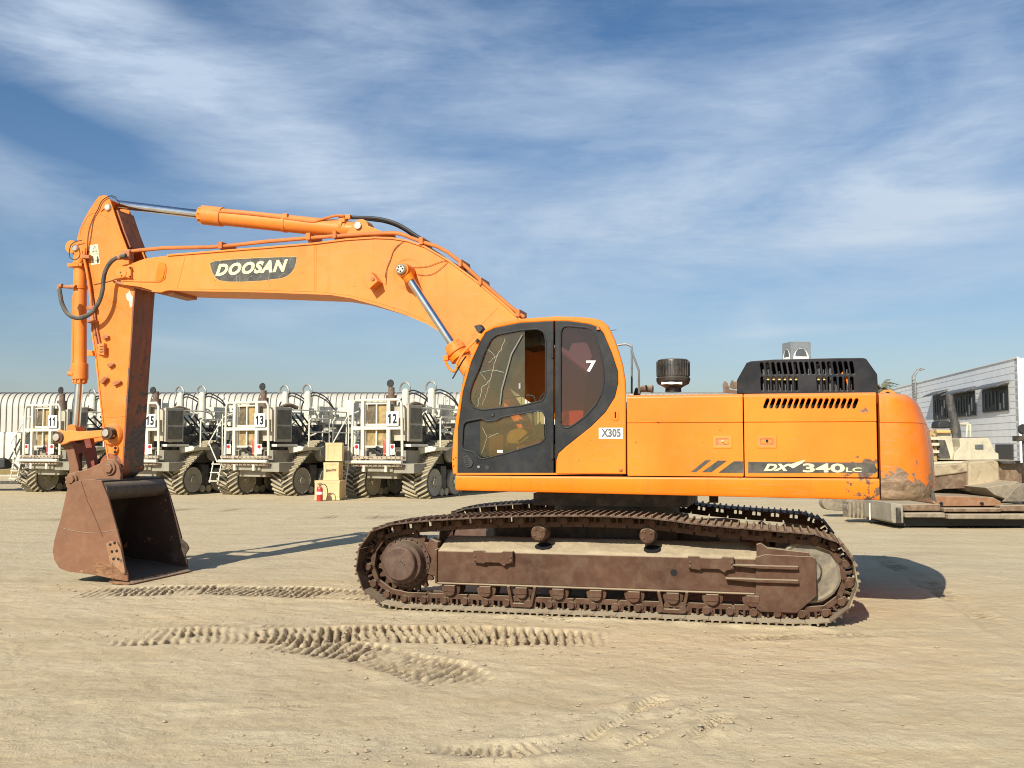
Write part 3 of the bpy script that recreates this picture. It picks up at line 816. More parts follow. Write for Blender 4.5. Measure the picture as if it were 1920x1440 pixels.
# decals on the doors
for pl in ([(1295, 885), (1322.5, 863), (1333.4, 862.6), (1305.6, 885)], [(1315.5, 885.5), (1346, 863.4), (1363.4, 863.6), (1334, 885.5)], [(1346.7, 886.4), (1376, 864.7), (1393.2, 864.9), (1393.2, 887)]):
    plate('stripe_decal', P(pl, -1.5), [], -1.4962, .003, DECAL, d1)
dec = plate('model_decal', P([(1402.7, 866), (1619, 867.3), (1639, 870), (1646.2, 882), (1642, 886.4), (1402.7, 887)], -1.5), [], -1.4962, .003, DECAL, d2)
text_mesh('model_lettering', 'DX', at(1432, 883, -1.5), at(1484, 883.2, -1.5), .068, -1.4965, CREAMT, dec, bold=.05, shear=.35)
plate('swoosh', P([(1476, 872), (1487, 869), (1500, 864.5), (1510.5, 862), (1505, 868), (1494, 874), (1487, 878)], -1.5), [], -1.4990, .002, CREAMT, dec)
text_mesh('model_lettering', '340', at(1505.5, 885.6, -1.5), at(1584, 886, -1.5), .083, -1.4965, CREAMT, dec, bold=.028)
text_mesh('model_lettering', 'LC', at(1586.5, 885, -1.5), at(1615.5, 885, -1.5), .041, -1.4965, CREAMT, dec, bold=.02)

# ---------------------------------------------------------------- counterweight
def plan(n=15):
    pts = [(2.668, -1.5), (2.76, -1.5)]
    for k in range(1, n):
        a = math.pi / 2 * k / n; pts.append((2.76 + .40 * math.sin(a) ** 1.0, -1.02 - .48 * math.cos(a)))
    for k in range(0, 13):
        v = -1.02 + 2.04 * k / 12; pts.append((3.16 + .15 * (1 - (v / 1.02) ** 2), v))
    for k in range(n - 1, 0, -1):
        a = math.pi / 2 * k / n; pts.append((2.76 + .40 * math.sin(a), 1.02 + .48 * math.cos(a)))
    pts += [(2.76, 1.5), (2.668, 1.5)]
    return pts
base_plan = plan()
hp = [(1.150, .07, .05), (1.165, .02, .02), (1.20, .0, .0), (1.34, -.01, 0), (1.60, .0, 0), (1.80, .03, 0), (1.868, .052, .006), (1.872, .050, -.004), (1.878, .058, -.005), (1.96, .085, .0), (2.04, .115, .006), (2.09, .14, .016), (2.125, .175, .035), (2.142, .21, .065), (2.150, .28, .12)]
rings = []
for z, iu, iv in hp:
    ring = []
    for (u, v) in base_plan:
        k = (u - 2.668) / (3.31 - 2.668)
        ring.append((u - iu * min(1, k * 1.25), v * (1 - iv / 1.5), z))
    rings.append(ring)
cw = MB().loft(rings).build('counterweight', CW_MAT, EX, smooth=50)
# parting line on the rear corner
mb = MB()
lug = at(1664, 737, -.7)
mb.prism([(lug[0] - .085, 2.14), (lug[0] - .075, 2.185), (lug[0] - .03, 2.215), (lug[0] + .03, 2.215), (lug[0] + .075, 2.185), (lug[0] + .085, 2.14)], -.72, -.68)
lg = mb.build('lifting_eye', ORANGE_TOP, EX, bevel=.006)
MB().cyl((lug[0], -.723, 2.172), (lug[0], -.675, 2.172), .024, n=16).build('eye_hole', DARK, lg)
plate('mud_flap', P([(1735, 918), (1745, 905), (1752, 925), (1757, 942), (1748, 938)], -1.1), [], -1.1, .01, DARK2, cw)

# ---------------------------------------------------------------- engine hood with its slotted side
HV = -.90
o_ = P([(1382, 737.5), (1382, 712), (1400, 680), (1408, 677), (1450, 674), (1560, 671.5), (1618, 671), (1624, 672.5), (1645, 702), (1646.5, 737.5)], HV)
o_ = [(a, max(b, 2.148)) for a, b in o_]
sl_ = []
def slot(x, y0, y1, dx, w=3.9):
    a = at(x + dx, y0, HV); b = at(x - dx, y1, HV); r = w / 180 * .5; pts = []
    th0 = math.atan2(a[1] - b[1], a[0] - b[0])
    for j in range(6): t_ = th0 - math.pi / 2 + math.pi * j / 5; pts.append((a[0] + r * math.cos(t_), a[1] + r * math.sin(t_)))
    for j in range(6): t_ = th0 + math.pi / 2 + math.pi * j / 5; pts.append((b[0] + r * math.cos(t_), b[1] + r * math.sin(t_)))
    return pts
for k in range(17):
    sl_.append(slot(1429.5 + k * 10.5, 682.5 - .15 * k, 700 - .1 * k, -1.6, 5.6))
    if k not in (7, 8, 9): sl_.append(slot(1429.5 + k * 10.5, 709, 730, -.5, 5.4))
hood = plate('engine_hood', o_, sl_, HV, .02, BLACKP, EX, bev=.006)
mb = MB(); n = len(o_)
oi = [(a, b) for a, b in o_]
# skin over the top from front edge to the far side
mb.add([(a, HV + .018, b) for a, b in oi] + [(a, .95, b) for a, b in oi], [(i, i + 1, n + i + 1, n + i) for i in range(n - 1)] + [tuple(range(n, 2 * n))])
mb.build('hood_skin', BLACKP, hood, smooth=30)
a = at(1509, 733, HV); b = at(1531, 717, HV)
plate('hood_patch', [a, (b[0], a[1]), b, (a[0], b[1])], [], HV - .006, .006, BLACKP, hood)
# machinery glimpsed through the slots
mb = MB(); rr = random.Random(5)
for k in range(26):
    u = at(1430 + k * 6.6, 700, HV)[0]; mb.bx(u, u + rr.uniform(.01, .03), HV + .1, HV + .2, 2.16, 2.16 + rr.uniform(.05, .36))
mb.build('radiator_fins', GREY, EX)
mb = MB()
for x in (1440, 1451, 1461, 1472, 1483, 1493, 1514, 1525, 1535, 1546):
    c = at(x, 710, HV + .05); mb.box((c[0], HV + .06, c[1]), (.028, .05, .03))
mb.build('yellow_clips', YEL, EX)
mb = MB(); c0 = at(1586, 704, HV + .05); c1 = at(1594, 732, HV + .05); c2 = at(1578, 699, HV + .05)
mb.tube([(c2[0], HV + .05, c2[1]), (c0[0], HV + .05, c0[1]), (c1[0], HV + .05, c1[1])], .014); mb.build('orange_bracket', ORANGE, EX)
# bracket at the front of the hood
mb = MB()
for pl in ([(1356, 737), (1355, 720), (1359, 714), (1364, 718), (1368, 730), (1382, 732), (1382, 738)], [(1367, 726), (1372, 712), (1378, 716), (1383, 714), (1384, 728), (1376, 730)]):
    q_ = P(pl, -.8); mb.prism(q_, -.82, -.78)
mb.build('hood_hinge', PBROWN, EX, bevel=.004)

# ---------------------------------------------------------------- pre-cleaner, exhaust, handrail
c = at(1262.5, 735, -1.0)
R_ = lambda px: px / 190 * 1.0
mb = MB()
pc = [(0, 735), (15, 735), (14.5, 728), (17, 726), (29, 720), (30, 716), (31.2, 715), (31.2, 709), (29.5, 708), (29, 680), (28.2, 675.5), (25, 674), (0, 673.5)]
prof = [(p[0] / 31.2 * .172, at(1262, p[1], -1.0)[1]) for p in pc]
pcl = mb.lathe(prof, (c[0], -1.0, 0), 'Z', 36).build('pre_cleaner', worn('smoked_plastic', (.022, .019, .017), .35, dust=.12, updust=.3), EX)
mb = MB()
for k in range(30):
    a = 2 * math.pi * k / 30; x, y = c[0] + .166 * math.cos(a), -1.0 + .166 * math.sin(a)
    mb.box((x, y, at(1262, 692, -1)[1]), (.010, .010, .15), Matrix.Rotation(a, 3, 'Z'))
mb.build('cleaner_ribs', DARK2, pcl)
for x0, x1 in ((1240, 1258), (1258.5, 1279)):
    mb = MB(); ring = []
    for side in (0, 1):
        for k in range(5):
            f = k / 4; xx = x0 + (x1 - x0) * f; u = at(xx, 719, -1.15)[0] - c[0]
            z = at(xx, (720 if side else 716.8) + (abs(f - .5) * (1.5 if side else -1.5)), -1.15)[1]
            ring.append((c[0] + u, -1.0 - math.sqrt(max(0, .178 ** 2 - u * u)), z))
    mb.add(ring, [(k, k + 1, 6 + k, 5 + k) for k in range(4)]); mb.build('white_tape', WHITET, pcl)
e0 = at(1196, 731, -.7); e1 = at(1224, 730, -.7)
mb = MB(); mb.tube([(e0[0] - .05, -.6, 2.1), (e0[0], -.68, e0[1]), (e0[0] + .06, -.7, e1[1] + .01), (e1[0], -.72, e1[1] + .004)], .036, 14)
mb.tube([(e1[0] - .02, -.72, e1[1] + .004), (e1[0] + .004, -.722, e1[1] + .004)], .041, 14)
mb.build('exhaust_pipe', worn('burnt_pipe', (.09, .05, .035), .6, dust=.2), EX)
mb = MB(); v = -.75
mb.tube(smoothline(P3([(1158, 647), (1172, 645.5), (1181, 648), (1184.5, 657), (1184.5, 738)], v), 5), .011)
mb.tube(P3([(1187.5, 667), (1191, 676), (1198, 695), (1198, 738)], -1.0), .011)
mb.tube(P3([(1184.5, 656), (1187.5, 667)], -.85), .011)
mb.build('handrail', STEEL, EX)
# ---------------------------------------------------------------- cab
CV = -1.5; CF = -.47                         # near side and far side of the cab
outer_px = [(849, 889), (847, 867), (849, 824), (857, 769), (864, 731), (873, 695), (887, 653), (898, 631), (909, 618), (920, 610.5), (944, 602), (976, 597.5), (1042, 593), (1085, 594), (1109, 596), (1129, 601), (1140, 611), (1146, 623), (1153, 638), (1161, 662), (1167.5, 684), (1172.5, 715), (1173.5, 738), (1173.5, 889)]
outer = P(outer_px, CV)
black_px = [(858, 888), (859, 802), (868, 735), (884, 678), (902, 638), (911, 623), (927, 615), (975, 605.5), (1038, 602), (1064, 602), (1104, 607.5), (1122, 614), (1131, 624), (1147, 662), (1158, 695), (1159, 718), (1153, 744), (1135, 773), (1109, 799), (1060, 838), (1047, 850), (1043, 862), (1042, 888)]
black = P(black_px, CV)
shell = plate('cab', outer, [black], CV - .002, .05, ORANGE, EX, bev=.012)
# opposite side: posts and a roof rail round big openings
def taper(a, y): return a - .24 * min(1, max(0, (a + .5) / .6)) * (y - CV) / (CF - CV)
far_o = [(taper(a, CF), b) for a, b in outer]
def shear(mb):
    mb.v = [(taper(x, y), y, z) for x, y, z in mb.v]; return mb
win_far = fillet([(-1.26, 1.55), (-1.20, 2.25), (-.95, 2.75), (-.25, 2.80), (-.06, 2.25), (-.06, 1.55)], .06)
plate('far_side', far_o, [win_far], CF, .05, CHAR, shell)
# roof, front posts and rear wall as strips between the two sides
def strip(pts, y0, y1, th=.03):
    mb = MB(); n = len(pts); cx = sum(p[0] for p in outer) / len(outer); cz = 2.0
    ins = []
    for i, p in enumerate(pts):
        a = Vector(pts[max(i - 1, 0)]); b = Vector(pts[min(i + 1, n - 1)]); d = (b - a).normalized(); nr = Vector((d.y, -d.x))
        if (Vector((cx, cz)) - Vector(p)).dot(nr) < 0: nr = -nr
        ins.append((p[0] + nr.x * th, p[1] + nr.y * th))
    ring = list(pts) + ins[::-1]
    mb.prism(ring, y0, y1); return mb
roof = outer[8:18]
shear(strip(roof, CV + .045, CF)).build('cab_roof', ORANGE_TOP, shell, smooth=50)
mb = strip(outer[0:9], CV + .045, CV + .10); a = strip(outer[0:9], CF - .06, CF); mb.add(a.v, a.f)
a = strip(outer[0:3], CV + .1, CF - .06); mb.add(a.v, a.f)
mb.build('front_post', ORANGE_TOP, shell)
gl = [(p[0] + .012, p[1]) for p in outer[2:9]]
strip(gl, CV + .10, CF - .06, .006).build('windscreen', GLASS, shell)
mb = strip(outer[17:24], CV + .045, CV + .09); a = strip(outer[17:24], CF - .06, CF); mb.add(a.v, a.f); shear(mb).build('rear_post', ORANGE_TOP, shell)
shear(strip([(p[0] - .012, p[1]) for p in outer[17:23]], CV + .09, CF - .06, .006)).build('rear_window', GLASSR, shell)
mb = MB(); mb.bx(-1.40, .28, CV + .06, CF - .01, 1.362, 1.40); mb.bx(.12, .28, CV + .06, CF - .01, 1.40, 2.15); shear(mb).build('cab_floor', DARK2, shell)

# door: charcoal, two windows
dcut = [p for p in black_px if p[0] <= 1038] + [(1038, 888)]
hole1 = P([(884, 722), (898, 690), (909, 658), (920, 636), (931, 627.5), (975, 619), (1008, 616.5), (1020, 622), (1023.5, 640), (1023.5, 738), (1018, 751), (976, 761), (904, 768.5), (887, 764), (880, 752), (880, 738)], CV)
lowrec = P([(868, 797), (873, 790), (904, 784), (911, 790), (931, 788), (940, 782), (1009, 770), (1019, 773), (1023, 782), (1023, 820), (1015, 830), (953, 849), (904, 861), (898, 858), (887, 847), (870, 844), (865.5, 836)], CV)
door = plate('cab_door', P(dcut, CV), [fillet(hole1, .03, 4), fillet(lowrec, .02, 3)], CV + .001, .035, CHAR, shell, bev=.006)
def seal(path, r, name, m, par, v):
    mb = MB(); pts = [(a, v, b) for a, b in path]; mb.tube(pts + [pts[0]], r, 6, False); return mb.build(name, m, par)
seal(fillet(hole1, .03, 4), .009, 'window_seal', RUBBER, door, CV)
seal(fillet(lowrec, .02, 3), .009, 'window_seal', RUBBER, door, CV)
g1 = plate('door_window', [p for p in hole1 if p[0] < at(984, 690, CV)[0]] and P([(884, 722), (898, 690), (909, 658), (920, 636), (931, 627.5), (975, 619), (983, 618.5), (983, 760), (976, 761), (904, 768.5), (887, 764), (880, 752), (880, 738)], CV), [], CV + .02, .006, GLASS, door)
lw = P([(899, 790), (931, 790), (941, 783), (1009, 772), (1019, 776), (1019, 822), (1012, 829), (953, 847), (904, 858), (899, 852)], CV)
plate('door_window', lw, [], CV + .021, .006, GLASS, door)
plate('window_panel', P([(866, 797), (873, 790), (901, 785), (901, 858), (887, 847), (868, 843)], CV), [], CV + .022, .008, CHAR, door)
# open upper sash bar, slanting chromed rail, inner edge of the sliding pane
mb = MB(); mb.tube(P3([(937.5, 759), (941, 730), (959, 664), (979.5, 628)], CV + .004), .0085, 8); mb.build('grab_rail', STEEL, door)
mb = MB(); mb.tube(P3([(983, 631), (983, 742)], CV + .03), .004, 6)
mb.build('sash_edge', RUBBER, door)
MB().box((at(975, 724, CV + .02)[0], CV + .012, at(975, 724, CV + .02)[1]), (.018, .02, .055)).build('sash_catch', STEEL, door)
mb = MB(); mb.tube(P3([(945, 747), (992, 741), (1001, 743), (1004, 752)], CV + .06), .008, 6); mb.build('door_pull', RUBBER, door)
# cracks in the pane
mb = MB(); rr = random.Random(11)
def crack(pts, r=.0020):
    pp = []
    for i in range(len(pts) - 1):
        a, b = pts[i], pts[i + 1]
        for k in range(4):
            f = k / 4; pp.append((a[0] + (b[0] - a[0]) * f + rr.uniform(-1.2, 1.2), a[1] + (b[1] - a[1]) * f + rr.uniform(-1, 1)))
    pp.append(pts[-1]); mb.tube(P3(pp, CV + .017), r, 4)
crack([(947, 634), (940, 655), (929, 672), (925, 694), (919, 712), (905, 725), (899, 745), (895, 762)])
crack([(925, 694), (945, 698)]); crack([(925, 694), (901, 698), (911, 712)], .0014); crack([(933, 665), (916, 680)], .0014); crack([(929, 672), (922, 660), (912, 655)], .0014)
crack([(919, 712), (913, 735), (904, 760)], .0014)
crack([(905, 800), (914, 822), (903, 850)], .0014); crack([(914, 822), (935, 812)], .0014)
mb.build('glass_crack', flat('cracked_glass_edge', (.55, .62, .48), .4), door)
# handle, lock, hinges
h = P([(868.5, 856), (877, 853), (885, 861), (888, 868), (884, 876), (875, 877.5), (870, 866)], CV)
dh = plate('door_handle', fillet(h, .01, 3), [], CV - .012, .014, RUBBER, door, bev=.003)
mb = MB()
for k in range(5):
    c = at(874.5 + k * .6, 858 + k * 3.6, CV); mb.box((c[0], CV - .014, c[1]), (.034, .006, .006))
mb.build('handle_rib', CHAR, dh)
c = at(897.5, 875.3, CV); MB().cyl((c[0], CV - .006, c[1]), (c[0], CV + .01, c[1]), .014, n=14).build('door_lock', STEEL, door)
c = at(913.5, 876.5, CV); MB().cyl((c[0], CV - .004, c[1]), (c[0], CV + .01, c[1]), .022, n=14).build('door_stop', RUBBER, door)
c = at(923.5, 778, CV); MB().lathe([(0, -.01), (.016, -.01), (.028, .006), (.028, .01), (0, .01)], (c[0], CV - .002, c[1]), 'Y', 18).build('door_bumper', RUBBER, door)
for (y0, y1) in ((640, 671), (829, 860)):
    a = at(1036, y1, CV); b = at(1036, y0, CV)
    MB().tube([(a[0], CV - .008, a[1]), (a[0], CV - .008, b[1])], .013, 8).build('door_hinge', RUBBER, door)
a = at(931.5, 849, CV); b = at(941.5, 843.8, CV)
plate('window_sticker', [a, (b[0], a[1]), b, (a[0], b[1])], [], CV + .018, .002, WHITEP, door)
# rear quarter trim with its window
qpx = [(1040.5, 602), (1064, 602)] + [p for p in black_px if p[0] > 1065][0:0] + [(1104, 607.5), (1122, 614), (1131, 624), (1147, 662), (1158, 695), (1159, 718), (1153, 744), (1135, 773), (1109, 799), (1060, 838), (1047, 850), (1043, 862), (1042, 888), (1040.5, 888)]
hole2 = P([(1051, 622), (1055, 613), (1062, 611), (1100, 614), (1111, 619), (1124, 652), (1131, 687), (1132.5, 712), (1129, 735), (1118, 758), (1098, 780), (1075, 797.5), (1064, 803), (1055, 801), (1050, 792)], CV)
quarter = plate('quarter_trim', P(qpx, CV), [fillet(hole2, .03, 4)], CV + .001, .035, CHAR, shell, bev=.006)
seal(fillet(hole2, .03, 4), .010, 'window_seal', RUBBER, quarter, CV)
plate('quarter_window', hole2, [], CV + .018, .006, GLASSR, quarter)
text_mesh('seven_lettering', '7', at(1099, 697, CV), at(1117, 697, CV), .112, CV + .016, WHITET, quarter, bold=.03, shear=.0)
c = at(1122, 616, CV); MB().box((c[0], CV - .012, c[1]), (.03, .02, .03)).build('trim_bolt', BRACKET, quarter)
# plate with the stock number
a = at(1123, 823, CV); b = at(1168, 802, CV)
npl = plate('number_sticker', [a, (b[0], a[1]), b, (a[0], b[1])], [], CV - .0045, .003, WHITEP, shell)
text_mesh('number_lettering', 'X305', at(1127.5, 819.5, CV), at(1164, 819.5, CV), .082, CV - .005, flat('grey_lettering', (.10, .10, .11), .5), npl, bold=.03, th=.002)
c0 = at(1154, 789, CV); c1 = at(1154, 768, CV)
q_ = fillet([(c0[0] - .034, c0[1]), (c0[0] + .034, c0[1]), (c0[0] + .034, c1[1] - .0), (c0[0] - .034, c1[1])], .034, 6)
kp = plate('panel_catch', q_, [], CV - .010, .008, ORANGE, shell, bev=.003)
c = at(1154, 778, CV); MB().box((c[0], CV - .011, c[1]), (.014, .006, .060)).build('catch_slot', DARK, kp)
c = at(1164, 881, CV); MB().lathe([(0, -.02), (.014, -.02), (.02, -.006), (.02, 0), (0, 0)], (c[0], CV, c[1]), 'Y', 12).build('panel_bolt', BRACKET, shell)
for (x, y) in ((850.5, 861), (851, 874), (855, 858)):
    c = at(x, y, CV); MB().cyl((c[0], CV - .004, c[1]), (c[0], CV + .01, c[1]), .007, n=8).build('post_bolt', DARK, shell)

# inside the cab
seat = MB(); s0 = -.62
seat.prism(fillet([(-.72, 1.72), (-.15, 1.70), (-.12, 1.86), (-.66, 1.88)], .05), -1.28, -.80)
seat.prism(fillet([(-.18, 1.78), (-.06, 1.78), (.10, 2.62), (-.02, 2.66), (-.10, 2.5)], .05), -1.26, -.82)
seat.bx(-.6, -.2, -1.2, -.9, 1.40, 1.72)
seat.build('operator_seat', flat('dark_seat_cloth', (.04, .035, .035), .9), shell, bevel=.02)
mb = MB(); mb.prism(fillet(P([(962, 832), (960, 818), (966, 808), (985, 802), (999, 810), (1004, 826), (985, 834)], -1.1), .03), -1.35, -1.0); mb.build('foam_cushion', YEL, shell, bevel=.02)
mb = MB(); mb.prism(P([(942, 792), (948, 792), (952, 836), (945, 836)], -1.25), -1.25, -1.2); mb.prism(P([(945, 792), (990, 786), (990, 793), (946, 798)], -1.25), -1.25, -1.2); mb.prism(P([(972, 785), (986, 787), (988, 800), (980, 800)], -1.25), -1.25, -1.18)
mb.build('brown_console', WOODB, shell)
mb = MB()
for pl in ([(972, 828), (1000, 805), (1014, 792)], [(968, 838), (1004, 812)]): mb.tube(P3(pl, -1.36), .009, 6)
mb.tube(P3([(998, 770), (1003, 818)], -1.3), .012, 6); mb.tube(P3([(1012, 758), (1014, 745), (1020, 738)], -1.2), .012, 6)
mb.build('control_lever', RUBBER, shell)
mb = MB(); mb.bx(-1.22, -.98, -1.3, -.7, 1.4, 1.78); mb.build('front_console', WOODB, shell, bevel=.02)
mb = MB(); q_ = P([(1053, 616), (1088, 616), (1084, 634), (1066, 640), (1060, 655), (1053, 650)], -1.4); mb.prism(q_, -1.42, -1.2); mb.build('roof_box', DARK2, shell)
mb = MB(); mb.prism(P([(985, 618), (1018, 618), (1018, 648), (985, 655)], -1.0), -1.1, -.6); mb.build('headliner', DARK2, shell)

# lamp, wiper, grab handle at the front of the cab
c = P([(891, 612), (903, 609), (909, 618), (901, 626), (897, 622)], -1.3)
mb = MB(); mb.prism(c, -1.36, -1.24); mb.build('work_lamp', RUBBER, shell, bevel=.008)
mb = MB(); mb.tube(smoothline(P3([(894, 637), (877, 652), (866, 665), (856, 684), (858, 689)], -1.52), 4), .012); mb.build('front_handle', ORANGE_TOP, shell)
mb = MB(); mb.tube(P3([(897, 636), (893, 641)], -1.52), .018); mb.tube(P3([(874, 668), (868, 676), (849, 709)], -1.46), .008); mb.tube(P3([(872, 670), (848, 710)], -1.45), .005); mb.box((at(858, 688, -1.5)[0], -1.5, at(858, 688, -1.5)[1]), (.03, .03, .02)); mb.build('wiper', RUBBER, shell)
mb = MB(); mb.prism(P([(866, 726), (872, 698), (880, 684), (889, 676), (893, 684), (890, 700), (884, 712), (876, 728)], -1.48), -1.49, -1.47); mb.build('mirror_mount', RUBBER, shell)
mb = MB(); mb.tube(P3([(1146, 620), (1152, 618.5), (1156, 619)], -1.3), .003, 5); mb.build('antenna', RUBBER, shell)
# ---------------------------------------------------------------- boom
BV = -.30
boom_px = [(271, 485), (290, 482), (315, 479), (360, 475.5), (480, 466), (590, 457), (650, 449.5), (703, 446), (735, 447), (765, 452), (797, 463), (840, 488), (893, 527), (947, 573), (973, 597), (1040, 655), (1110, 715), (1165, 755), (1178, 785), (1160, 812), (1120, 815),
           (1050, 790), (960, 728), (880, 660), (853, 637), (803, 606), (760, 588), (710, 571.5), (660, 557.5), (620, 551), (493, 546.5), (360, 544), (320, 542.5), (313, 543), (303, 546.5), (286, 545), (262, 538), (233, 534), (226, 526), (219, 514), (221, 503), (232, 496), (245, 494), (252, 492), (262, 488)]
bp_ = P(boom_px, BV)
boom = MB().prism(bp_, BV, -.275)
boom.prism(bp_, .275, .30)
boom = boom.build('boom', ORANGE_TOP, EX, bevel=.006, smooth=50)
# top and bottom plates closing the box
i0 = 2
topl = bp_[4:19]; botl = bp_[20:33]
def strip2(pts, off, y0, y1, th=.02):
    mb = MB(); n = len(pts); ring2 = []
    for i, p in enumerate(pts):
        a = Vector(pts[max(i - 1, 0)]); b = Vector(pts[min(i + 1, n - 1)]); d = (b - a).normalized(); nr = Vector((d.y, -d.x))
        ring2.append((Vector(p) + nr * off, Vector(p) + nr * (off + th)))
    mb.prism([tuple(a) for a, b in ring2] + [tuple(b) for a, b in ring2][::-1], y0, y1); return mb
tp = strip2(bp_[2:19], -.012, BV - .018, .318).build('boom_top_plate', ORANGE_TOP, boom, smooth=50)
bt = strip2(bp_[19:36], -.014, BV - .018, .318, .02).build('boom_bottom_plate', ORANGE_TOP, boom, smooth=50)
# cross plate and keel at the tip
mb = MB(); mb.prism(P([(233, 532), (262, 536), (300, 547), (349, 546), (349, 557), (330, 559), (290, 549), (236, 536)], 0), -.26, .26); mb.build('tip_keel', BRACKET, boom, bevel=.006)
# welded seams
def seam(pts, v=BV, r=.004): MB().tube(P3(pts, v), r, 5).build('weld_seam', ORANGE_TOP, boom)
seam([(593, 458), (592.5, 549)]); seam([(590, 458), (589.5, 549)], r=.003)
seam([(348, 478), (332, 541)]); seam([(933, 577), (914, 597), (897, 614), (885, 630)], r=.005); seam([(900, 620), (876, 645)], r=.004)
seam([(322, 541), (480, 543.5), (600, 547), (655, 553.5), (710, 568), (760, 584), (800, 602)], r=.004)
c = at(765, 513, BV)
plate('pin_ring', ell(c, .185, .185, 36), [ell(c, .178, .178, 36)], BV - .004, .006, ORANGE_TOP, boom)
plate('pin_ring', ell(c, .165, .165, 36), [ell(c, .160, .160, 36)], BV - .004, .006, ORANGE_TOP, boom)
# reinforcement at the tip
q_ = P([(291, 527), (298, 493), (309, 492), (312, 497), (307, 521), (301, 527)], BV); plate('tip_gusset', fillet(q_, .02, 3), [], BV - .014, .014, ORANGE, boom, bev=.004)
mb = MB(); mb.tube(P3([(228, 526), (262, 527.5), (300, 528), (309, 522), (312, 500)], BV - .003), .010, 6)
mb.build('tip_rib', ORANGE_TOP, boom)
c = at(228, 513, BV - .02)
pb = MB().prism(P([(218, 507), (227, 500), (243, 499.5), (247, 500), (247, 522), (234, 520), (225, 523), (219, 517)], BV - .02), BV - .045, BV).build('pin_plate', ORANGE_TOP, boom, bevel=.008)
MB().cyl((c[0] + .03, BV - .055, c[1]), (c[0] + .03, .33, c[1]), .06, n=24).build('tip_pin', ORANGE_TOP, boom, bevel=.006)
mb = MB()
for (x, y) in ((244, 502), (244, 518.5), (229, 517), (227, 511)): q = at(x, y, BV - .045); mb.cyl((q[0], BV - .062, q[1]), (q[0], BV - .04, q[1]), .012, n=6)
mb.build('plate_bolt', DARK2, boom)
# name decal
dpx = [(394, 494), (400, 490.5), (430, 487), (480, 484), (520, 482.5), (556, 482), (555.5, 490), (552, 502), (546, 511), (537, 518), (527, 521.5), (490, 526), (455, 527.8), (427, 527.8), (412, 525.5), (405, 521), (398.5, 511)]
dp = plate('name_decal', P(dpx, BV), [], BV - .003, .004, DECAL, boom)
plate('decal_border', P([(x + (x - 475) * .016, y + (y - 505) * .05) for x, y in dpx], BV), [], BV - .0015, .002, flat('decal_edge', (.50, .33, .12), .5), boom)
text_mesh('name_lettering', 'DOOSAN', at(404, 518, BV), at(540, 509, BV), .150, BV - .004, CREAMT, dp, bold=.050, shear=.34, th=.003, space=1.14)
mb = MB(); rr = random.Random(4)
for x in (401, 411, 446, 448, 470, 489, 505, 531, 543):
    y0 = 483 + (556 - x) * .045; ln = rr.uniform(8, 14) if x not in (446, 448, 505) else 43
    p_ = [(x + rr.uniform(-3, 3) * (k > 0), y0 + ln * k / 3) for k in range(4)]; mb.tube(P3(p_, BV - .0045), .0022, 4)
    if x in (470, 489, 531, 411, 446): mb.tube(P3([(x - 8, 526.5 if x < 520 else 520), (x - 3, 520 if x < 520 else 514), (x + 3, 517 if x < 520 else 512)], BV - .0045), .0022, 4)
mb.build('decal_crack', flat('pale_crack', (.45, .44, .38), .7), dp)
# little box on the side
a = MB(); q_ = P([(689, 524), (705, 513.5), (718, 531), (702, 545)], BV); a.prism(q_, BV - .16, BV)
bx_ = a.build('side_box', ORANGE_TOP, boom, bevel=.004)
c = at(699, 523, BV - .16); MB().cyl((c[0], BV - .175, c[1]), (c[0], BV - .155, c[1]), .022, n=12).build('box_plug', BRACKET, bx_)
# thin cables
mb = MB()
for pl in ([(756, 453), (742, 463), (735, 476), (731, 490), (724, 506), (722, 520)], [(752, 455), (738, 470), (733, 484), (726, 500), (723, 534)], [(771, 501), (785, 501), (803, 499), (822, 492), (838, 488)], [(782, 514), (796, 516), (812, 513), (828, 502), (840, 490)]):
    mb.tube(smoothline(P3(pl, BV - .012), 4), .0035, 5)
mb.build('thin_cable', flat('painted_cable', (.30, .10, .03), .6), boom)
# hydraulic lines along the top
mb = MB()
l1 = [(243, 471.5), (275, 468.5), (309, 465.3), (350, 464.7), (392, 464), (440, 460), (493, 454), (540, 450), (587, 446), (637, 442.5), (693, 439), (738, 437), (752, 439), (770, 446), (793, 454.5), (818, 462), (840, 473.5), (870, 497), (900, 525), (930, 552), (960, 578), (983, 595)]
for dv, dy in ((-.16, 0), (-.08, -.8), (.05, -.6), (.13, -1.0)):
    mb.tube(P3([(x, y + dy) for x, y in l1], BV + .16 + dv), .021, 10)
mb.build('hydraulic_line', PIPEM, boom)
for (x, y, sx) in ((421.5, 463, 9), (585, 446.5, 9), (634, 443, 7), (795, 455, 8), (868, 496, 6), (905, 530, 6), (975, 589, 8)):
    mb = MB(); q = at(x, y, BV + .08); mb.box((q[0], BV + .14, q[1]), (sx / 165, .36, .085), .0); mb.cyl((q[0], BV - .03, q[1]), (q[0], BV + .3, q[1]), .03, n=8)
    mb.bx(q[0] - .02, q[0] + .02, BV + .02, BV + .06, q[1] - .12, q[1])
    mb.build('line_clamp', PIPEM, boom, bevel=.004)
mb = MB()
for dx in (0, 3):
    mb.tube(smoothline(P3([(650, 407 + dx * .5), (672, 408), (695, 408.5 + dx), (718, 411.5 + dx), (740, 418 + dx), (758, 427 + dx), (775, 438 + dx), (790, 448)], -.02 + dx * .03), 5), .022, 10)
mb.tube(P3([(800, 461), (822, 475), (842, 489), (868, 511), (900, 540), (935, 571), (958, 592)], BV + .02), .012, 6)
mb.build('rubber_hose', RUBBER, boom)
mb = MB(); q_ = P([(648, 441), (655, 430), (663, 420), (670, 417), (676, 417), (717, 434), (741, 441), (741, 448), (648, 450)], -.16)
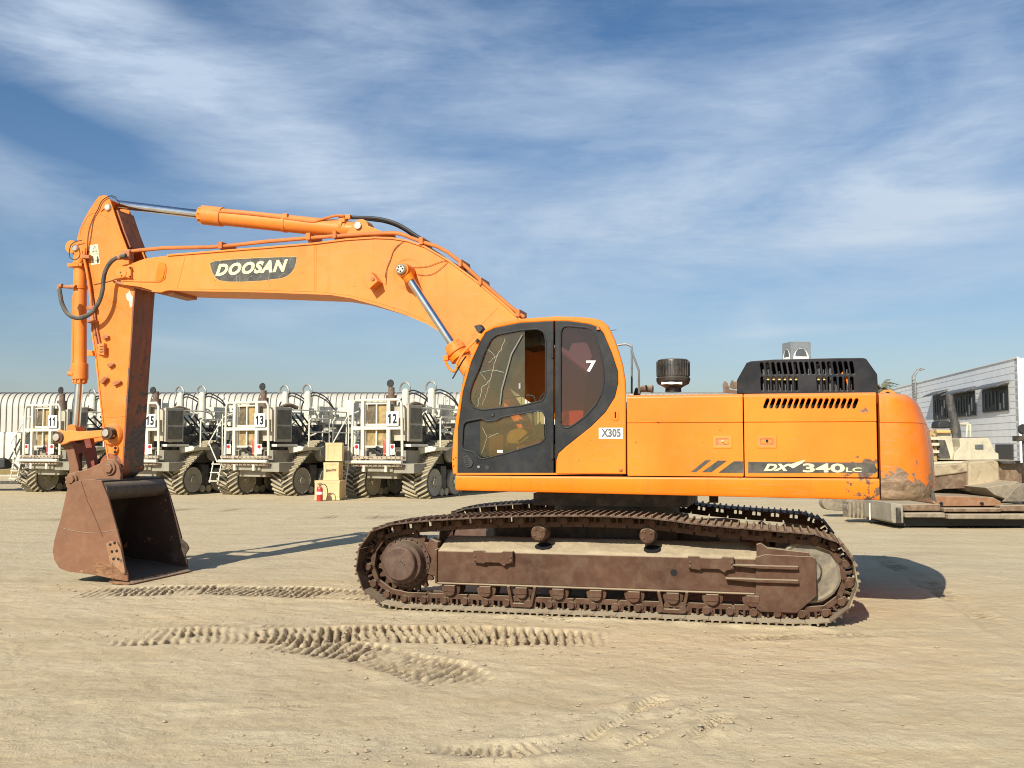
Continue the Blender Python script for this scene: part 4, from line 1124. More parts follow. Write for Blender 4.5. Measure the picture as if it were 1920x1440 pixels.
mb.prism(q_, -.17, -.135); mb.prism(q_, .135, .17); mb.build('cylinder_bracket', ORANGE_TOP, boom, bevel=.006)

# ---------------------------------------------------------------- cylinder helpers
def hyd(name, a, b, c, v, rr_, br, gland=1.2, head=None, eye=None, barrelmat=ORANGE_TOP, collar=.16):
    """rod from a to b, barrel from b to c (all (u, z)), lying in the plane v"""
    A, B, C = [Vector((p[0], v, p[1])) for p in (a, b, c)]
    d = (C - B).normalized()
    o = MB().cyl(B + d * .02, C, br, n=26).build(name, barrelmat, EX, bevel=.008)
    MB().cyl(A, B + d * .1, rr_, n=22).build('chrome_piston_rod', CHROME, o)
    mb = MB(); mb.tube([B - d * .03, B - d * .028, B + d * .03, B + d * .032, B + d * collar, B + d * (collar + .002)], [rr_ * 1.25, br * .95, br * .97, br * gland, br * gland, br * .98], 26)
    for k in range(10):
        a_ = 2 * math.pi * k / 10; up = Vector((0, 1, 0)); sd = d.cross(up); p_ = B + d * .02 + (up * math.cos(a_) + sd * math.sin(a_)) * br * 1.02
        mb.cyl(p_ - d * .03, p_ + d * .03, .012, n=6)
    mb.build('cylinder_head', barrelmat, o, bevel=.005)
    return o, d

# arm cylinder, on the back of the boom
a = at(224, 383.5, 0); b = at(379, 402.8, 0); c = at(652, 430.5, 0)
ac, d = hyd('arm_cylinder', a, b, c, 0, .056, .108, 1.14, collar=.30)
mb = MB(); e = at(682, 429, 0); mb.cyl((e[0], -.10, e[1]), (e[0], .10, e[1]), .10, n=24); mb.tube([(c[0] - .02, 0, c[1]), (e[0], 0, e[1])], [.108, .07], 18); mb.build('cylinder_eye', ORANGE_TOP, ac, bevel=.006)
mb = MB(); mb.cyl((e[0], -.20, e[1]), (e[0], .20, e[1]), .045, n=18); mb.build('cylinder_pin', PINM, ac, bevel=.006)
mb = MB(); mb.tube(smoothline(P3([(386, 398), (400, 396.5), (470, 402), (540, 410), (585, 416), (598, 413), (615, 408), (630, 404.5), (645, 405)], -.10), 4), .016, 8)
mb.tube(P3([(386, 397), (384, 406)], -.1), .018); mb.build('cylinder_pipe', PIPEM, ac)
for x, y0, y1 in ((535, 405, 432), (643, 413, 436)):
    mb = MB()
    q = [at(x, y0, 0), at(x + 2, y1, 0)]; cc_ = ((q[0][0] + q[1][0]) / 2, 0, (q[0][1] + q[1][1]) / 2); dd = Vector((d.x, 0, d.z)); mb.tube([Vector(cc_) - dd * .02, Vector(cc_) + dd * .02], .117, 24)
    q = at(x, y0, -.09); mb.box((q[0], -.09, q[1]), (.06, .05, .05)); mb.build('cylinder_band', ORANGE_TOP, ac)
mb = MB(); mb.box((at(638, 410, -.06)[0], -.06, at(638, 410, -.06)[1]), (.03, .04, .10)); mb.box((at(651, 407.5, -.06)[0], -.06, at(651, 407, -.06)[1]), (.09, .05, .05))
mb.build('pipe_fitting', ORANGE_TOP, ac)
# near boom cylinder
a = at(757, 507, -.48); b = at(850, 648, -.48)
dd = Vector((b[0] - a[0], b[1] - a[1])).normalized(); c = (b[0] + dd.x * 1.25, b[1] + dd.y * 1.25)
bc, d = hyd('boom_cylinder', a, b, c, -.48, .047, .098, 1.18, collar=.09)
mb = MB(); mb.cyl((a[0], -.56, a[1]), (a[0], -.31, a[1]), .085, n=24); mb.tube([(a[0], -.48, a[1]), (a[0] + dd.x * .16, -.48, a[1] + dd.y * .16)], [.085, .055], 16); mb.build('rod_eye', ORANGE, bc, bevel=.006)
mb = MB(); mb.lathe([(0, -.60), (.045, -.60), (.062, -.585), (.062, -.55), (.072, -.55), (.072, -.535), (0, -.535)], (a[0], 0, a[1]), 'Y', 20); mb.build('pin_cap', PINM, bc)
mb = MB()
for k in range(5):
    t_ = k * 1.2; mb.cyl((a[0] + .03 * math.cos(t_), -.604, a[1] + .03 * math.sin(t_)), (a[0] + .03 * math.cos(t_), -.598, a[1] + .03 * math.sin(t_)), .010, n=8)
mb.build('pin_hole', DARK, bc)
mb = MB(); p0 = Vector((b[0] + dd.x * .14, -.48, b[1] + dd.y * .14)); mb.tube([p0 - Vector((dd.x, 0, dd.y)) * .03, p0 + Vector((dd.x, 0, dd.y)) * .03], .125, 24)
mb.tube(smoothline(P3([(836, 668), (835, 674), (838, 684), (846, 694), (853, 696), (858, 689)], -.56), 4), .016, 8); mb.box((at(836, 671, -.56)[0], -.55, at(836, 671, -.56)[1]), (.06, .06, .06))
mb.build('cylinder_band', ORANGE, bc, bevel=.004)
# far boom cylinder
a2 = at(757, 507, -.48); mb = MB(); mb.cyl((a[0] + dd.x * .1, .48, a[1] + dd.y * .1), (b[0], .48, b[1]), .047); fb = MB().cyl((b[0], .48, b[1]), (c[0], .48, c[1]), .098, n=24).build('boom_cylinder', ORANGE, EX)
mb.build('chrome_piston_rod', CHROME, fb); MB().cyl((a[0], .31, a[1]), (a[0], .56, a[1]), .085, n=24).build('rod_eye', ORANGE, fb)

# ---------------------------------------------------------------- arm
AV = -.20
arm_px = [(193, 365.5), (188, 368), (184, 373), (169.5, 394), (160, 411), (151.5, 430), (146, 450), (141, 455), (137, 463), (138, 474), (146, 482), (156, 486), (160, 500), (167.5, 527), (171, 575), (172, 620), (180, 672), (188, 749), (197, 828), (203, 862),
          (196, 868), (193, 880), (199, 892), (212, 894), (222, 888), (232, 875), (235, 828), (241.5, 724), (249, 620), (250.5, 590), (254, 545), (256, 525), (254, 505), (247, 486), (238, 465), (226, 434), (213, 395), (206, 374), (201, 367)]
apl = P(arm_px, AV)
arm = MB()
arm.prism(apl, AV, AV + .022); arm.prism(apl, .178, .20)
arm = arm.build('arm', ORANGE_ARM, EX, bevel=.005, smooth=50)
# closing plates: front (left) and rear (right, scraped, its shade painted in as brown)
def strip3(pts, y0, y1, off, th, name, m):
    return strip2(pts, off, y0, y1, th).build(name, m, arm, smooth=50)
iR = arm_px.index((232, 875)); 
rear = apl[iR:iR + 8]
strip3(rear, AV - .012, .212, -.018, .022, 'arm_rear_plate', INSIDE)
strip3(apl[12:20], AV - .012, .212, -.016, .02, 'arm_front_plate', ORANGE_ARM)
strip3(apl[1:7], AV + .0, .20, -.004, .02, 'arm_nose_plate', ORANGE_ARM)
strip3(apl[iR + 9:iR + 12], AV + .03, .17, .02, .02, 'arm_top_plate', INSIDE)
def aseam(pts, r): MB().tube(P3(pts, AV), r, 5).build('weld_seam', ORANGE_ARM, arm)
aseam([(160, 456), (150, 440), (152, 428), (164, 406), (174, 399), (184, 399), (209, 412), (215, 420), (228, 448), (240, 470)], .006)
aseam([(178, 541), (205, 562), (247, 594)], .008); aseam([(181, 538), (208, 560), (248, 591)], .004)
aseam([(195, 783), (215, 782), (237, 780)], .004)
c = at(203, 389, AV); pn = MB().lathe([(0, -.03), (.035, -.03), (.045, -.02), (.048, 0), (0, 0)], (c[0], AV, c[1]), 'Y', 20).build('top_pin', PINM, arm)
mb = MB(); mb.prism(P([(190, 393), (203, 384), (209, 392), (203, 397), (197, 391), (190, 397)], AV), AV - .015, AV); mb.build('pin_keeper', ORANGE_ARM, arm, bevel=.003)
c = at(142, 465, AV); MB().lathe([(0, -.03), (.035, -.03), (.045, -.02), (.048, 0), (0, 0)], (c[0], AV, c[1]), 'Y', 20).build('ear_pin', PINM, arm)
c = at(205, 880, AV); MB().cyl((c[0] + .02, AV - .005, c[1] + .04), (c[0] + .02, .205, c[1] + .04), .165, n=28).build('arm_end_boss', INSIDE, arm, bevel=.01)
# front ears carrying the bucket cylinder: boss
# warning label
a_, b_, c_, d_ = (168.5, 460), (183.5, 457.5), (187.5, 494.5), (171.5, 497)
lb = plate('warning_label', P([a_, b_, c_, d_], AV), [], AV - .003, .003, LABELM, arm)
def tri(pts, r=.0035):
    mb = MB(); pp = P3(pts, AV - .004); mb.tube(pp + [pp[0]], r, 4, False); return mb
mb = tri([(177, 460.5), (184, 475), (172, 476.5)]); a = tri([(169.5, 478.5), (185.5, 477)], .0025); mb.add(a.v, a.f)
mb.add(*(lambda q: (q.v, q.f))(MB().tube(P3([(174.5, 472), (178, 470), (181, 472)], AV - .004), .005, 4)))
for pl in ([(173.5, 484), (173, 488), (174.5, 492.5), (177, 492.5)],): 
    q = MB().tube(P3(pl, AV - .004), .0025, 4); mb.add(q.v, q.f)
q = MB().tube(P3([(177, 489), (181, 488.5)], AV - .004), .003, 4); mb.add(q.v, q.f)
q = MB().prism(P([(182, 484.5), (185.5, 484.5), (185.8, 489), (184.8, 494), (183, 494), (181.8, 489)], AV), AV - .006, AV - .003); mb.add(q.v, q.f)
q = MB().cyl((at(183.5, 482.3, AV)[0], AV - .006, at(183.5, 482.3, AV)[1]), (at(183.5, 482.3, AV)[0], AV - .003, at(183.5, 482.3, AV)[1]), .012, n=10); mb.add(q.v, q.f)
mb.build('label_symbols', BLACKT, lb)
# bare scratch
plate('bare_scratch', P([(236, 552), (241, 548), (244, 543), (245, 551), (249, 556), (248, 574), (244, 577), (242, 565), (238, 562)], AV), [], AV - .0015, .002, flat('bare_primer', (.62, .55, .45), .6), arm)
# pipes down the front edge
mb = MB()
mb.tube(P3([(157, 470), (161, 490), (165, 520), (170, 555), (174, 590), (178, 625), (183, 650), (186, 664), (192, 664)], AV - .02), .014, 8)
mb.tube(P3([(166, 512), (171, 545), (176, 580), (181, 615), (186, 640), (189, 652), (193, 656)], AV - .03), .011, 8)
mb.tube(P3([(176, 533), (186, 531), (205, 527), (219, 522)], AV - .01), .005, 5)
mb.build('arm_pipe', BRACKET, arm)
mb = MB(); mb.tube(P3([(160, 465), (157, 480), (163, 510), (168, 540), (172, 580), (174, 600)], AV - .05), .017, 8); mb.build('arm_pipe', ORANGE_ARM, arm)
mb = MB()
for (x, y) in ((173, 578), (174, 603), (164, 482)): q = at(x, y, AV - .04); mb.box((q[0], AV - .04, q[1]), (.11, .09, .045), .1)
mb.build('pipe_clamp', BRACKET, arm, bevel=.004)
# blocks and brackets
def bracket(pts, h=.05, m=ORANGE_ARM): MB().prism(P(pts, AV), AV - h, AV).build('arm_bracket', m, arm, bevel=.005)
bracket([(194, 631), (202, 628), (206, 630), (207, 634), (198, 637)], .05, BRACKET)
bracket([(204, 684), (213, 680), (217, 683), (215, 686), (208, 690)], .05, BRACKET)
bracket([(214, 718), (227, 713), (230, 716), (228, 719), (217, 724)], .05, BRACKET)
bracket([(192, 715), (202, 706), (206, 710), (196, 721)], .06, BRACKET)
bracket([(187, 646), (200, 644), (201, 667), (191, 665)], .06)
bracket([(168, 658), (178, 658), (180, 668), (169, 668)], .06)
mb = MB()
for k in range(4): q = at(195.5, 648 + k * 4.2, AV - .06); mb.cyl((q[0], AV - .075, q[1]), (q[0], AV - .055, q[1]), .013, n=8)
for k in range(3): mb.tube(P3([(186, 649 + k * 5), (194, 648.5 + k * 5)], AV - .07), .009, 6)
mb.build('pipe_fitting', BRACKET, arm)
q_ = fillet(P([(211.5, 846), (214, 837), (222, 836), (223.5, 842), (220, 852), (213, 852)], AV), .015, 3)
gf = plate('grease_plate', q_, [], AV - .03, .03, ORANGE_ARM, arm, bev=.004)
mb = MB()
for (x, y) in ((216.5, 840), (216, 847.5)): q = at(x, y, AV - .03); mb.cyl((q[0], AV - .034, q[1]), (q[0], AV - .025, q[1]), .02, n=12)
mb.build('grease_hole', DARK, gf)
# hose loops
mb = MB()
mb.tube(smoothline(P3([(236, 479), (226, 481), (214, 486), (204, 496), (197, 510), (194, 525), (192, 545), (186, 565), (174, 584), (158, 594), (142, 596), (126, 587), (116, 568), (113, 553), (111, 541)], AV - .20), 5), .028, 10)
hz = mb.build('hose_loop', RUBG, arm)
mb = MB(); mb.tube(P3([(227, 482), (222, 483)], AV - .2), .033, 10); mb.tube(P3([(110, 543), (112, 536), (117, 536)], AV - .2), .03, 8); mb.tube(P3([(116, 537), (140, 539)], AV - .18), .022, 8); mb.tube(P3([(238, 473), (247, 472)], AV - .1), .035, 8); mb.box((at(248, 482, AV)[0], AV - .1, at(248, 482, AV)[1]), (.12, .1, .10))
mb.build('hose_fitting', BRACKET, hz)
mb = MB(); mb.tube(smoothline(P3([(218, 370), (210, 367), (200, 370), (190, 378), (184, 392), (178, 402)], AV - .02), 4), .006, 6)
mb.tube(smoothline(P3([(178, 402), (170, 420), (165, 440), (164, 460), (163, 475)], AV - .01), 4), .004, 5); mb.tube(smoothline(P3([(179, 403), (174, 418), (170, 445), (163, 480)], AV - .01), 4), .004, 5)
mb.tube(smoothline(P3([(153, 451), (142, 453), (133, 460), (130, 472), (131, 482), (139, 487), (147, 484), (150, 476), (148, 465)], AV - .05), 4), .006, 6)
mb.tube(smoothline(P3([(209, 369), (218, 373), (224, 381), (228, 384)], AV + .05), 4), .006, 6)
mb.build('grease_hose', RUBBER, arm)

# ---------------------------------------------------------------- bucket cylinder, links
a = at(142, 806, 0); b = at(150, 716, 0); c = at(150.5, 478, 0)
kc, d = hyd('bucket_cylinder', a, b, c, 0, .052, .082, 1.25, collar=.24)
mb = MB(); e = at(142.5, 465, 0); mb.cyl((e[0], -.1, e[1]), (e[0], .1, e[1]), .085, n=20); mb.tube([(c[0], 0, c[1]), (e[0] + .02, 0, e[1])], [.082, .08], 16); mb.build('cylinder_eye', ORANGE_ARM, kc)
mb = MB(); mb.tube(P3([(141, 540), (138, 560), (137.5, 620), (136, 680), (134, 700)], -.06), .018, 8); mb.tube(P3([(128, 700), (138, 702)], -.07), .03, 8); mb.tube(P3([(133, 538), (143, 538)], -.1), .03, 8); mb.build('cylinder_pipe', ORANGE_ARM, kc)
for y in (496, 539): q = at(150, y, 0); MB().cyl((q[0], 0, q[1] - .02), (q[0], 0, q[1] + .02), .095, n=24).build('cylinder_band', ORANGE_ARM, kc)
mb = MB(); q = at(142, 497, -.08); mb.box((q[0], -.06, q[1]), (.22, .1, .04)); mb.build('cylinder_lug', ORANGE_ARM, kc)
mb = MB(); mb.cyl((a[0], -.09, a[1]), (a[0], .09, a[1]), .07, n=18); mb.build('rod_eye', ORANGE_ARM, kc)
LV = -.27
GLK = worn('link_paint', (.84, .24, .03), .5, dust=.2, updust=.3, chips=9, chipthr=.66)
gp_ = P([(108, 812), (115, 805), (124, 808), (138, 806), (150, 809), (170, 808), (197, 806), (207, 801), (216, 806), (217, 818), (208, 824), (196, 819), (176, 822), (150, 826), (136, 828), (128, 832), (120, 834), (110, 830)], LV)
gl_ = MB().prism(gp_, LV - .05, LV).prism(gp_, .22, .27).build('guide_link', GLK, EX, bevel=.012)
for (x, y, r) in ((115, 820, .075), (207, 812, .08)):
    c = at(x, y, LV); MB().cyl((c[0], LV - .075, c[1]), (c[0], .3, c[1]), r, n=22).build('link_boss', RUST, gl_, bevel=.008)
for (x, y) in ((114, 820), (206, 812)):
    c = at(x, y, LV); MB().cyl((c[0], LV - .10, c[1]), (c[0], LV - .06, c[1]), .046, n=20).build('link_pin', PINM, gl_, bevel=.004)
c = at(212, 815, AV); MB().lathe([(0, -.05), (.12, -.05), (.14, -.03), (.15, 0), (0, 0)], (c[0], AV, c[1]), 'Y', 24).build('arm_boss', ORANGE_ARM, arm)
hl = P([(116, 818), (128, 812), (136, 826), (138, 836), (147, 872), (150, 893), (149, 902), (136, 905), (128, 896), (131, 880), (126, 850), (112, 830)], -.2)
hk = MB().prism(hl, -.21, -.14).prism(hl, .14, .21).build('bucket_link', RUSTL, EX, bevel=.012)
mb = MB(); mb.prism(P([(120, 822), (172, 822), (176, 838), (181, 870), (183, 888), (172, 890), (166, 868), (160, 850), (152, 850), (150, 866), (152, 900), (140, 902), (136, 870), (128, 840)], .1), .06, .14)
mb.build('link_web', worn('red_brown_link', (.20, .035, .018), .6, dust=.15), hk)

# ---------------------------------------------------------------- bucket
KN, KF = -.72, .56
side_px = [(152, 900), (172, 898.5), (191, 901), (204, 933), (216, 976), (228, 1021), (236, 1066), (240, 1074), (241, 1090), (216, 1086), (177, 1077.5), (129, 1071.5), (113, 1065.5), (103, 1050), (100, 1032), (103, 1013), (115, 972), (125, 927), (128, 915), (138, 905)]
sp = P(side_px, KN)
sp = [(a, max(b, .012)) for a, b in sp]
bk = MB().prism(sp, KN - .015, KN + .015)
bk = bk.build('bucket', RUSTL, EX, bevel=.005, smooth=50)
MB().prism(sp, KF - .015, KF + .015).build('bucket_far_side', worn('shaded_bucket_side', (.055, .025, .015), .75, dust=.05, updust=.3, chips=6, chipthr=.62, chipcol=(.18, .07, .02)), bk, bevel=.005)  # steel darkened to carry the shade on this inner face
wrap = sp[8:20] + sp[0:3]
def inoff(pts, off):
    out = []; n = len(pts)
    for i, p in enumerate(pts):
        a = Vector(pts[max(i - 1, 0)]); b = Vector(pts[min(i + 1, n - 1)]); d = (b - a).normalized(); nr = Vector((d.y, -d.x)); out.append(tuple(Vector(p) + nr * off))
    return out
wi = inoff(wrap, .022); wo = inoff(wrap, .002)
MB().prism(wo + wi[::-1], KN + .012, KF - .012).build('bucket_shell', worn('shaded_shell_steel', (.026, .014, .010), .75, dust=.06, updust=.2, bump=.4, var=.3), bk, smooth=50)  # near-black base colour paints in the shade inside the bucket
# rolled top beam of the mouth
tb = at(191, 905, KN)
mb = MB(); pr = ell((tb[0] - .06, tb[1] - .10), .13, .12, 20); mb.prism(pr, KN + .012, KF - .012); mb.build('torque_tube', worn('dull_bucket_tube', (.075, .048, .034), .6, dust=.15, updust=.5, var=.2), bk, smooth=60)
# cutting edge with worn lip shrouds
lip = (sp[8][0], sp[8][1])
mb = MB(); mb.prism([(lip[0] - .25, .045), (lip[0] + .02, .03), (lip[0] + .04, .012), (lip[0] - .02, .004), (lip[0] - .26, .016)], KN - .02, KF + .02); mb.build('cutting_edge', RUSTL, bk, bevel=.004)
for k in range(5):
    v = KN + .14 + k * (KF - KN - .28) / 4
    mb = MB(); mb.loft([[(lip[0] - .30, v - .05, .03), (lip[0] - .30, v + .05, .03), (lip[0] - .30, v + .05, .075), (lip[0] - .30, v - .05, .075)], [(lip[0] - .02, v - .11, .004), (lip[0] - .02, v + .11, .004), (lip[0] - .02, v + .11, .06), (lip[0] - .02, v - .11, .06)],
                        [(lip[0] + .05, v - .125, .004), (lip[0] + .05, v + .125, .004), (lip[0] + .05, v + .125, .018), (lip[0] + .05, v - .125, .018)]])
    mb.build('bucket_tooth', RUSTL, bk, bevel=.006)
# side cutters
CUTM = worn('worn_cutter_steel', (.27, .125, .05), .65, dust=.3, updust=.4, chips=12, chipthr=.6, bump=.4)
sc_px = [(201, 1019), (209, 1014), (222, 1017), (229, 1030), (236, 1064), (238, 1076), (233, 1076), (224, 1066), (209, 1056)]
cut = P(sc_px, KN - .015)
pl = plate('side_cutter', cut, [], KN - .045, .03, CUTM, bk, bev=.004)
mb = MB()
for (x, y) in ((207, 1021), (215, 1018), (210, 1034), (219, 1033), (213, 1048), (222, 1048)):
    c = at(x, y, KN - .045); mb.cyl((c[0], KN - .052, c[1]), (c[0], KN - .04, c[1]), .016, n=10)
mb.build('cutter_bolt', DARK, pl)
fc = P([(326, 1002), (336, 1006), (350, 1018), (355.5, 1028), (349, 1038), (345, 1051), (326, 1054), (318, 1040)], KF)
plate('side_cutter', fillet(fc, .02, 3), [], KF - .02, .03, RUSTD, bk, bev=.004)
c = at(247, 1083, KN)
# ears and pins on top
ear_px = [(122, 896), (128, 888), (140, 885), (160, 881), (188, 868), (200, 861), (214, 862), (222, 872), (226, 890), (224, 904), (219, 912), (208, 900), (190, 903), (160, 903), (135, 905), (128, 918), (123, 912)]
for v0 in (-.34, .27):
    e_ = P(ear_px, v0)
    MB().prism(e_, v0, v0 + .06).build('bucket_ear', RUSTL, bk, bevel=.010)
for (x, y, r, w_) in ((205, 878, .085, .0), (135, 899, .075, .0)):
    mb = MB(); c = at(x, y, -.36); mb.cyl((c[0], -.37, c[1]), (c[0], -.26, c[1]), r, n=26); mb.cyl((c[0], -.3, c[1]), (c[0], .3, c[1]), r * .7, n=20)
    mb.cyl((c[0], -.40, c[1]), (c[0], -.35, c[1]), r * .72, n=6)
    mb.build('bucket_pin', RUSTL, bk, bevel=.008)
MB().prism(P([(219, 902), (236, 898), (250, 903), (247, 909), (224, 909)], 0), -.15, .25).build('top_gusset', RUSTL, bk, bevel=.006)
MB().tube(P3([(152, 902), (164, 940), (176, 965), (190, 1000), (193, 1007)], KN - .016), .004, 4).build('weld_seam', RUST, bk)
mb = MB(); mb.tube(P3([(116, 990), (135, 995), (160, 999), (190, 998), (222, 994)], KN - .016), .004, 4)
mb.build('weld_seam', RUST, bk)

# brackets carrying the foot of the boom, and the tank and tool boxes on the other side
ft = at(1158, 785, -.3)
for v0 in (-.42, .36):
    MB().prism([(ft[0] - .75, 1.34), (ft[0] - .6, 1.72), (ft[0] - .16, ft[1] + .10), (ft[0] + .0, ft[1] + .18), (ft[0] + .16, ft[1] + .08), (ft[0] + .42, 1.6), (ft[0] + .5, 1.34)], v0, v0 + .06).build('boom_foot_bracket', ORANGE, EX, bevel=.01)
MB().cyl((ft[0], -.45, ft[1]), (ft[0], .45, ft[1]), .09, n=20).build('boom_foot_pin', RUST, EX)
MB().bx(-1.30, -.72, .62, 1.34, 1.352, 1.80).build('tool_box', ORANGE, EX, bevel=.03)
MB().bx(-.70, .30, .62, 1.34, 1.352, 2.10).build('fuel_tank', ORANGE, EX, bevel=.03)
# ================================================================ SEISMIC TRUCKS in a row
def belt_outline(circles, n=10):
    """convex outline round wheels (y, z, r), as a closed list of points"""
    pts = []
    for (y, z, r) in circles:
        for k in range(40): a = 2 * math.pi * k / 40; pts.append((y + r * math.cos(a), z + r * math.sin(a)))
    pts = sorted(set(pts))
    def half(ps):
        h = []
        for p in ps:
            while len(h) >= 2 and (h[-1][0] - h[-2][0]) * (p[1] - h[-2][1]) - (h[-1][1] - h[-2][1]) * (p[0] - h[-2][0]) <= 0: h.pop()
            h.append(p)
        return h
    a = half(pts); b = half(pts[::-1]); return a[:-1] + b[:-1]

def track_unit(par, X, Y, w, lugs=True):
    """rubber belted undercarriage: triangular belt round a high driver and two ground wheels"""
    circ = [(Y, .50, .50), (Y + 1.35, .47, .47), (Y + 1.05, 1.42, .36)]
    hull = belt_outline(circ); H = [Vector(p) for p in hull]
    cum = [0]
    for i in range(len(H)): cum.append(cum[-1] + (H[(i + 1) % len(H)] - H[i]).length)
    L = cum[-1]
    def pt(s):
        s %= L; i = 0
        while cum[i + 1] < s: i += 1
        a, b = H[i], H[(i + 1) % len(H)]; d = (b - a).normalized(); return a + d * (s - cum[i]), d
    mb = MB(); cxy = Vector((Y + .7, .75))
    ins = []
    for i in range(len(H)):
        d = (H[(i + 1) % len(H)] - H[i - 1]).normalized(); nr = Vector((d.y, -d.x)); ins.append(H[i] - nr * .05)
    rings = [[(X - w / 2, p.x, p.y) for p in H], [(X + w / 2, p.x, p.y) for p in H], [(X + w / 2, p.x, p.y) for p in ins], [(X - w / 2, p.x, p.y) for p in ins]]
    mb.loft(rings + [rings[0]], False)
    belt = mb.build('rubber_belt', TREAD, par, smooth=50)
    mb = MB()
    N = 42
    for side in (-1, 1):
        for i in range(N):
            s0 = (i + (.5 if side > 0 else 0)) * L / N
            q = []
            for f in range(4):
                x = X + side * (.01 + (w / 2 - .0) * f / 3); s = s0 - .20 * (f / 3)   # chevron: arms trail
                p, d = pt(s); nr = Vector((d.y, -d.x))
                if nr.dot(p - cxy) < 0: nr = -nr
                a = p + nr * .055; t = .024
                q.append([(x, (p - d * t * 1.3).x, (p - d * t * 1.3).y), (x, (a - d * t).x, (a - d * t).y), (x, (a + d * t).x, (a + d * t).y), (x, (p + d * t * 1.3).x, (p + d * t * 1.3).y)])
            mb.loft(q, True)
    mb.build('belt_lugs', LUG, belt)
    for (y, z, r) in circ[:2]:
        for sx in (-1, 1):
            mb = MB().lathe([(0, .02), (r * .22, .02), (r * .24, -.03), (r * .80, -.02), (r * .86, .0), (r * .86, -.12), (0, -.12)], (X + sx * w / 2, y, z), 'X', 24, sx)
            for k in range(6): a = k * math.pi / 3; mb.cyl((X + sx * (w / 2 + .0), y + r * .33 * math.cos(a), z + r * .33 * math.sin(a)), (X + sx * (w / 2 - .03), y + r * .33 * math.cos(a), z + r * .33 * math.sin(a)), .03, n=6)
            mb.build('wheel_disc', RIM, belt)
        MB().cyl((X - w / 2 + .1, y, z), (X + w / 2 - .1, y, z), r - .06, n=20).build('wheel_drum', DARK2, belt)
    for sx in (-1, 1):
        mb = MB().lathe([(0, .07), (.19, .07), (.22, .0), (.31, -.01), (.31, -.1), (0, -.1)], (X + sx * w / 2, circ[2][0], circ[2][1]), 'X', 20, sx); mb.build('drive_wheel', RIM, belt)
        for yy in (Y + .52, Y + .83):
            MB().lathe([(0, .0), (.12, .0), (.13, -.1), (0, -.1)], (X + sx * (w / 2 - .03), yy, .18), 'X', 16, sx).build('guide_roller', RIM, belt)
    mb = MB(); mb.bx(X - w * .3, X + w * .3, Y + .1, Y + 1.3, .42, .62); mb.bx(X - w * .45, X + w * .45, Y + .45, Y + .8, .3, 1.0); mb.build('unit_beam', DARK2, belt)
    return belt

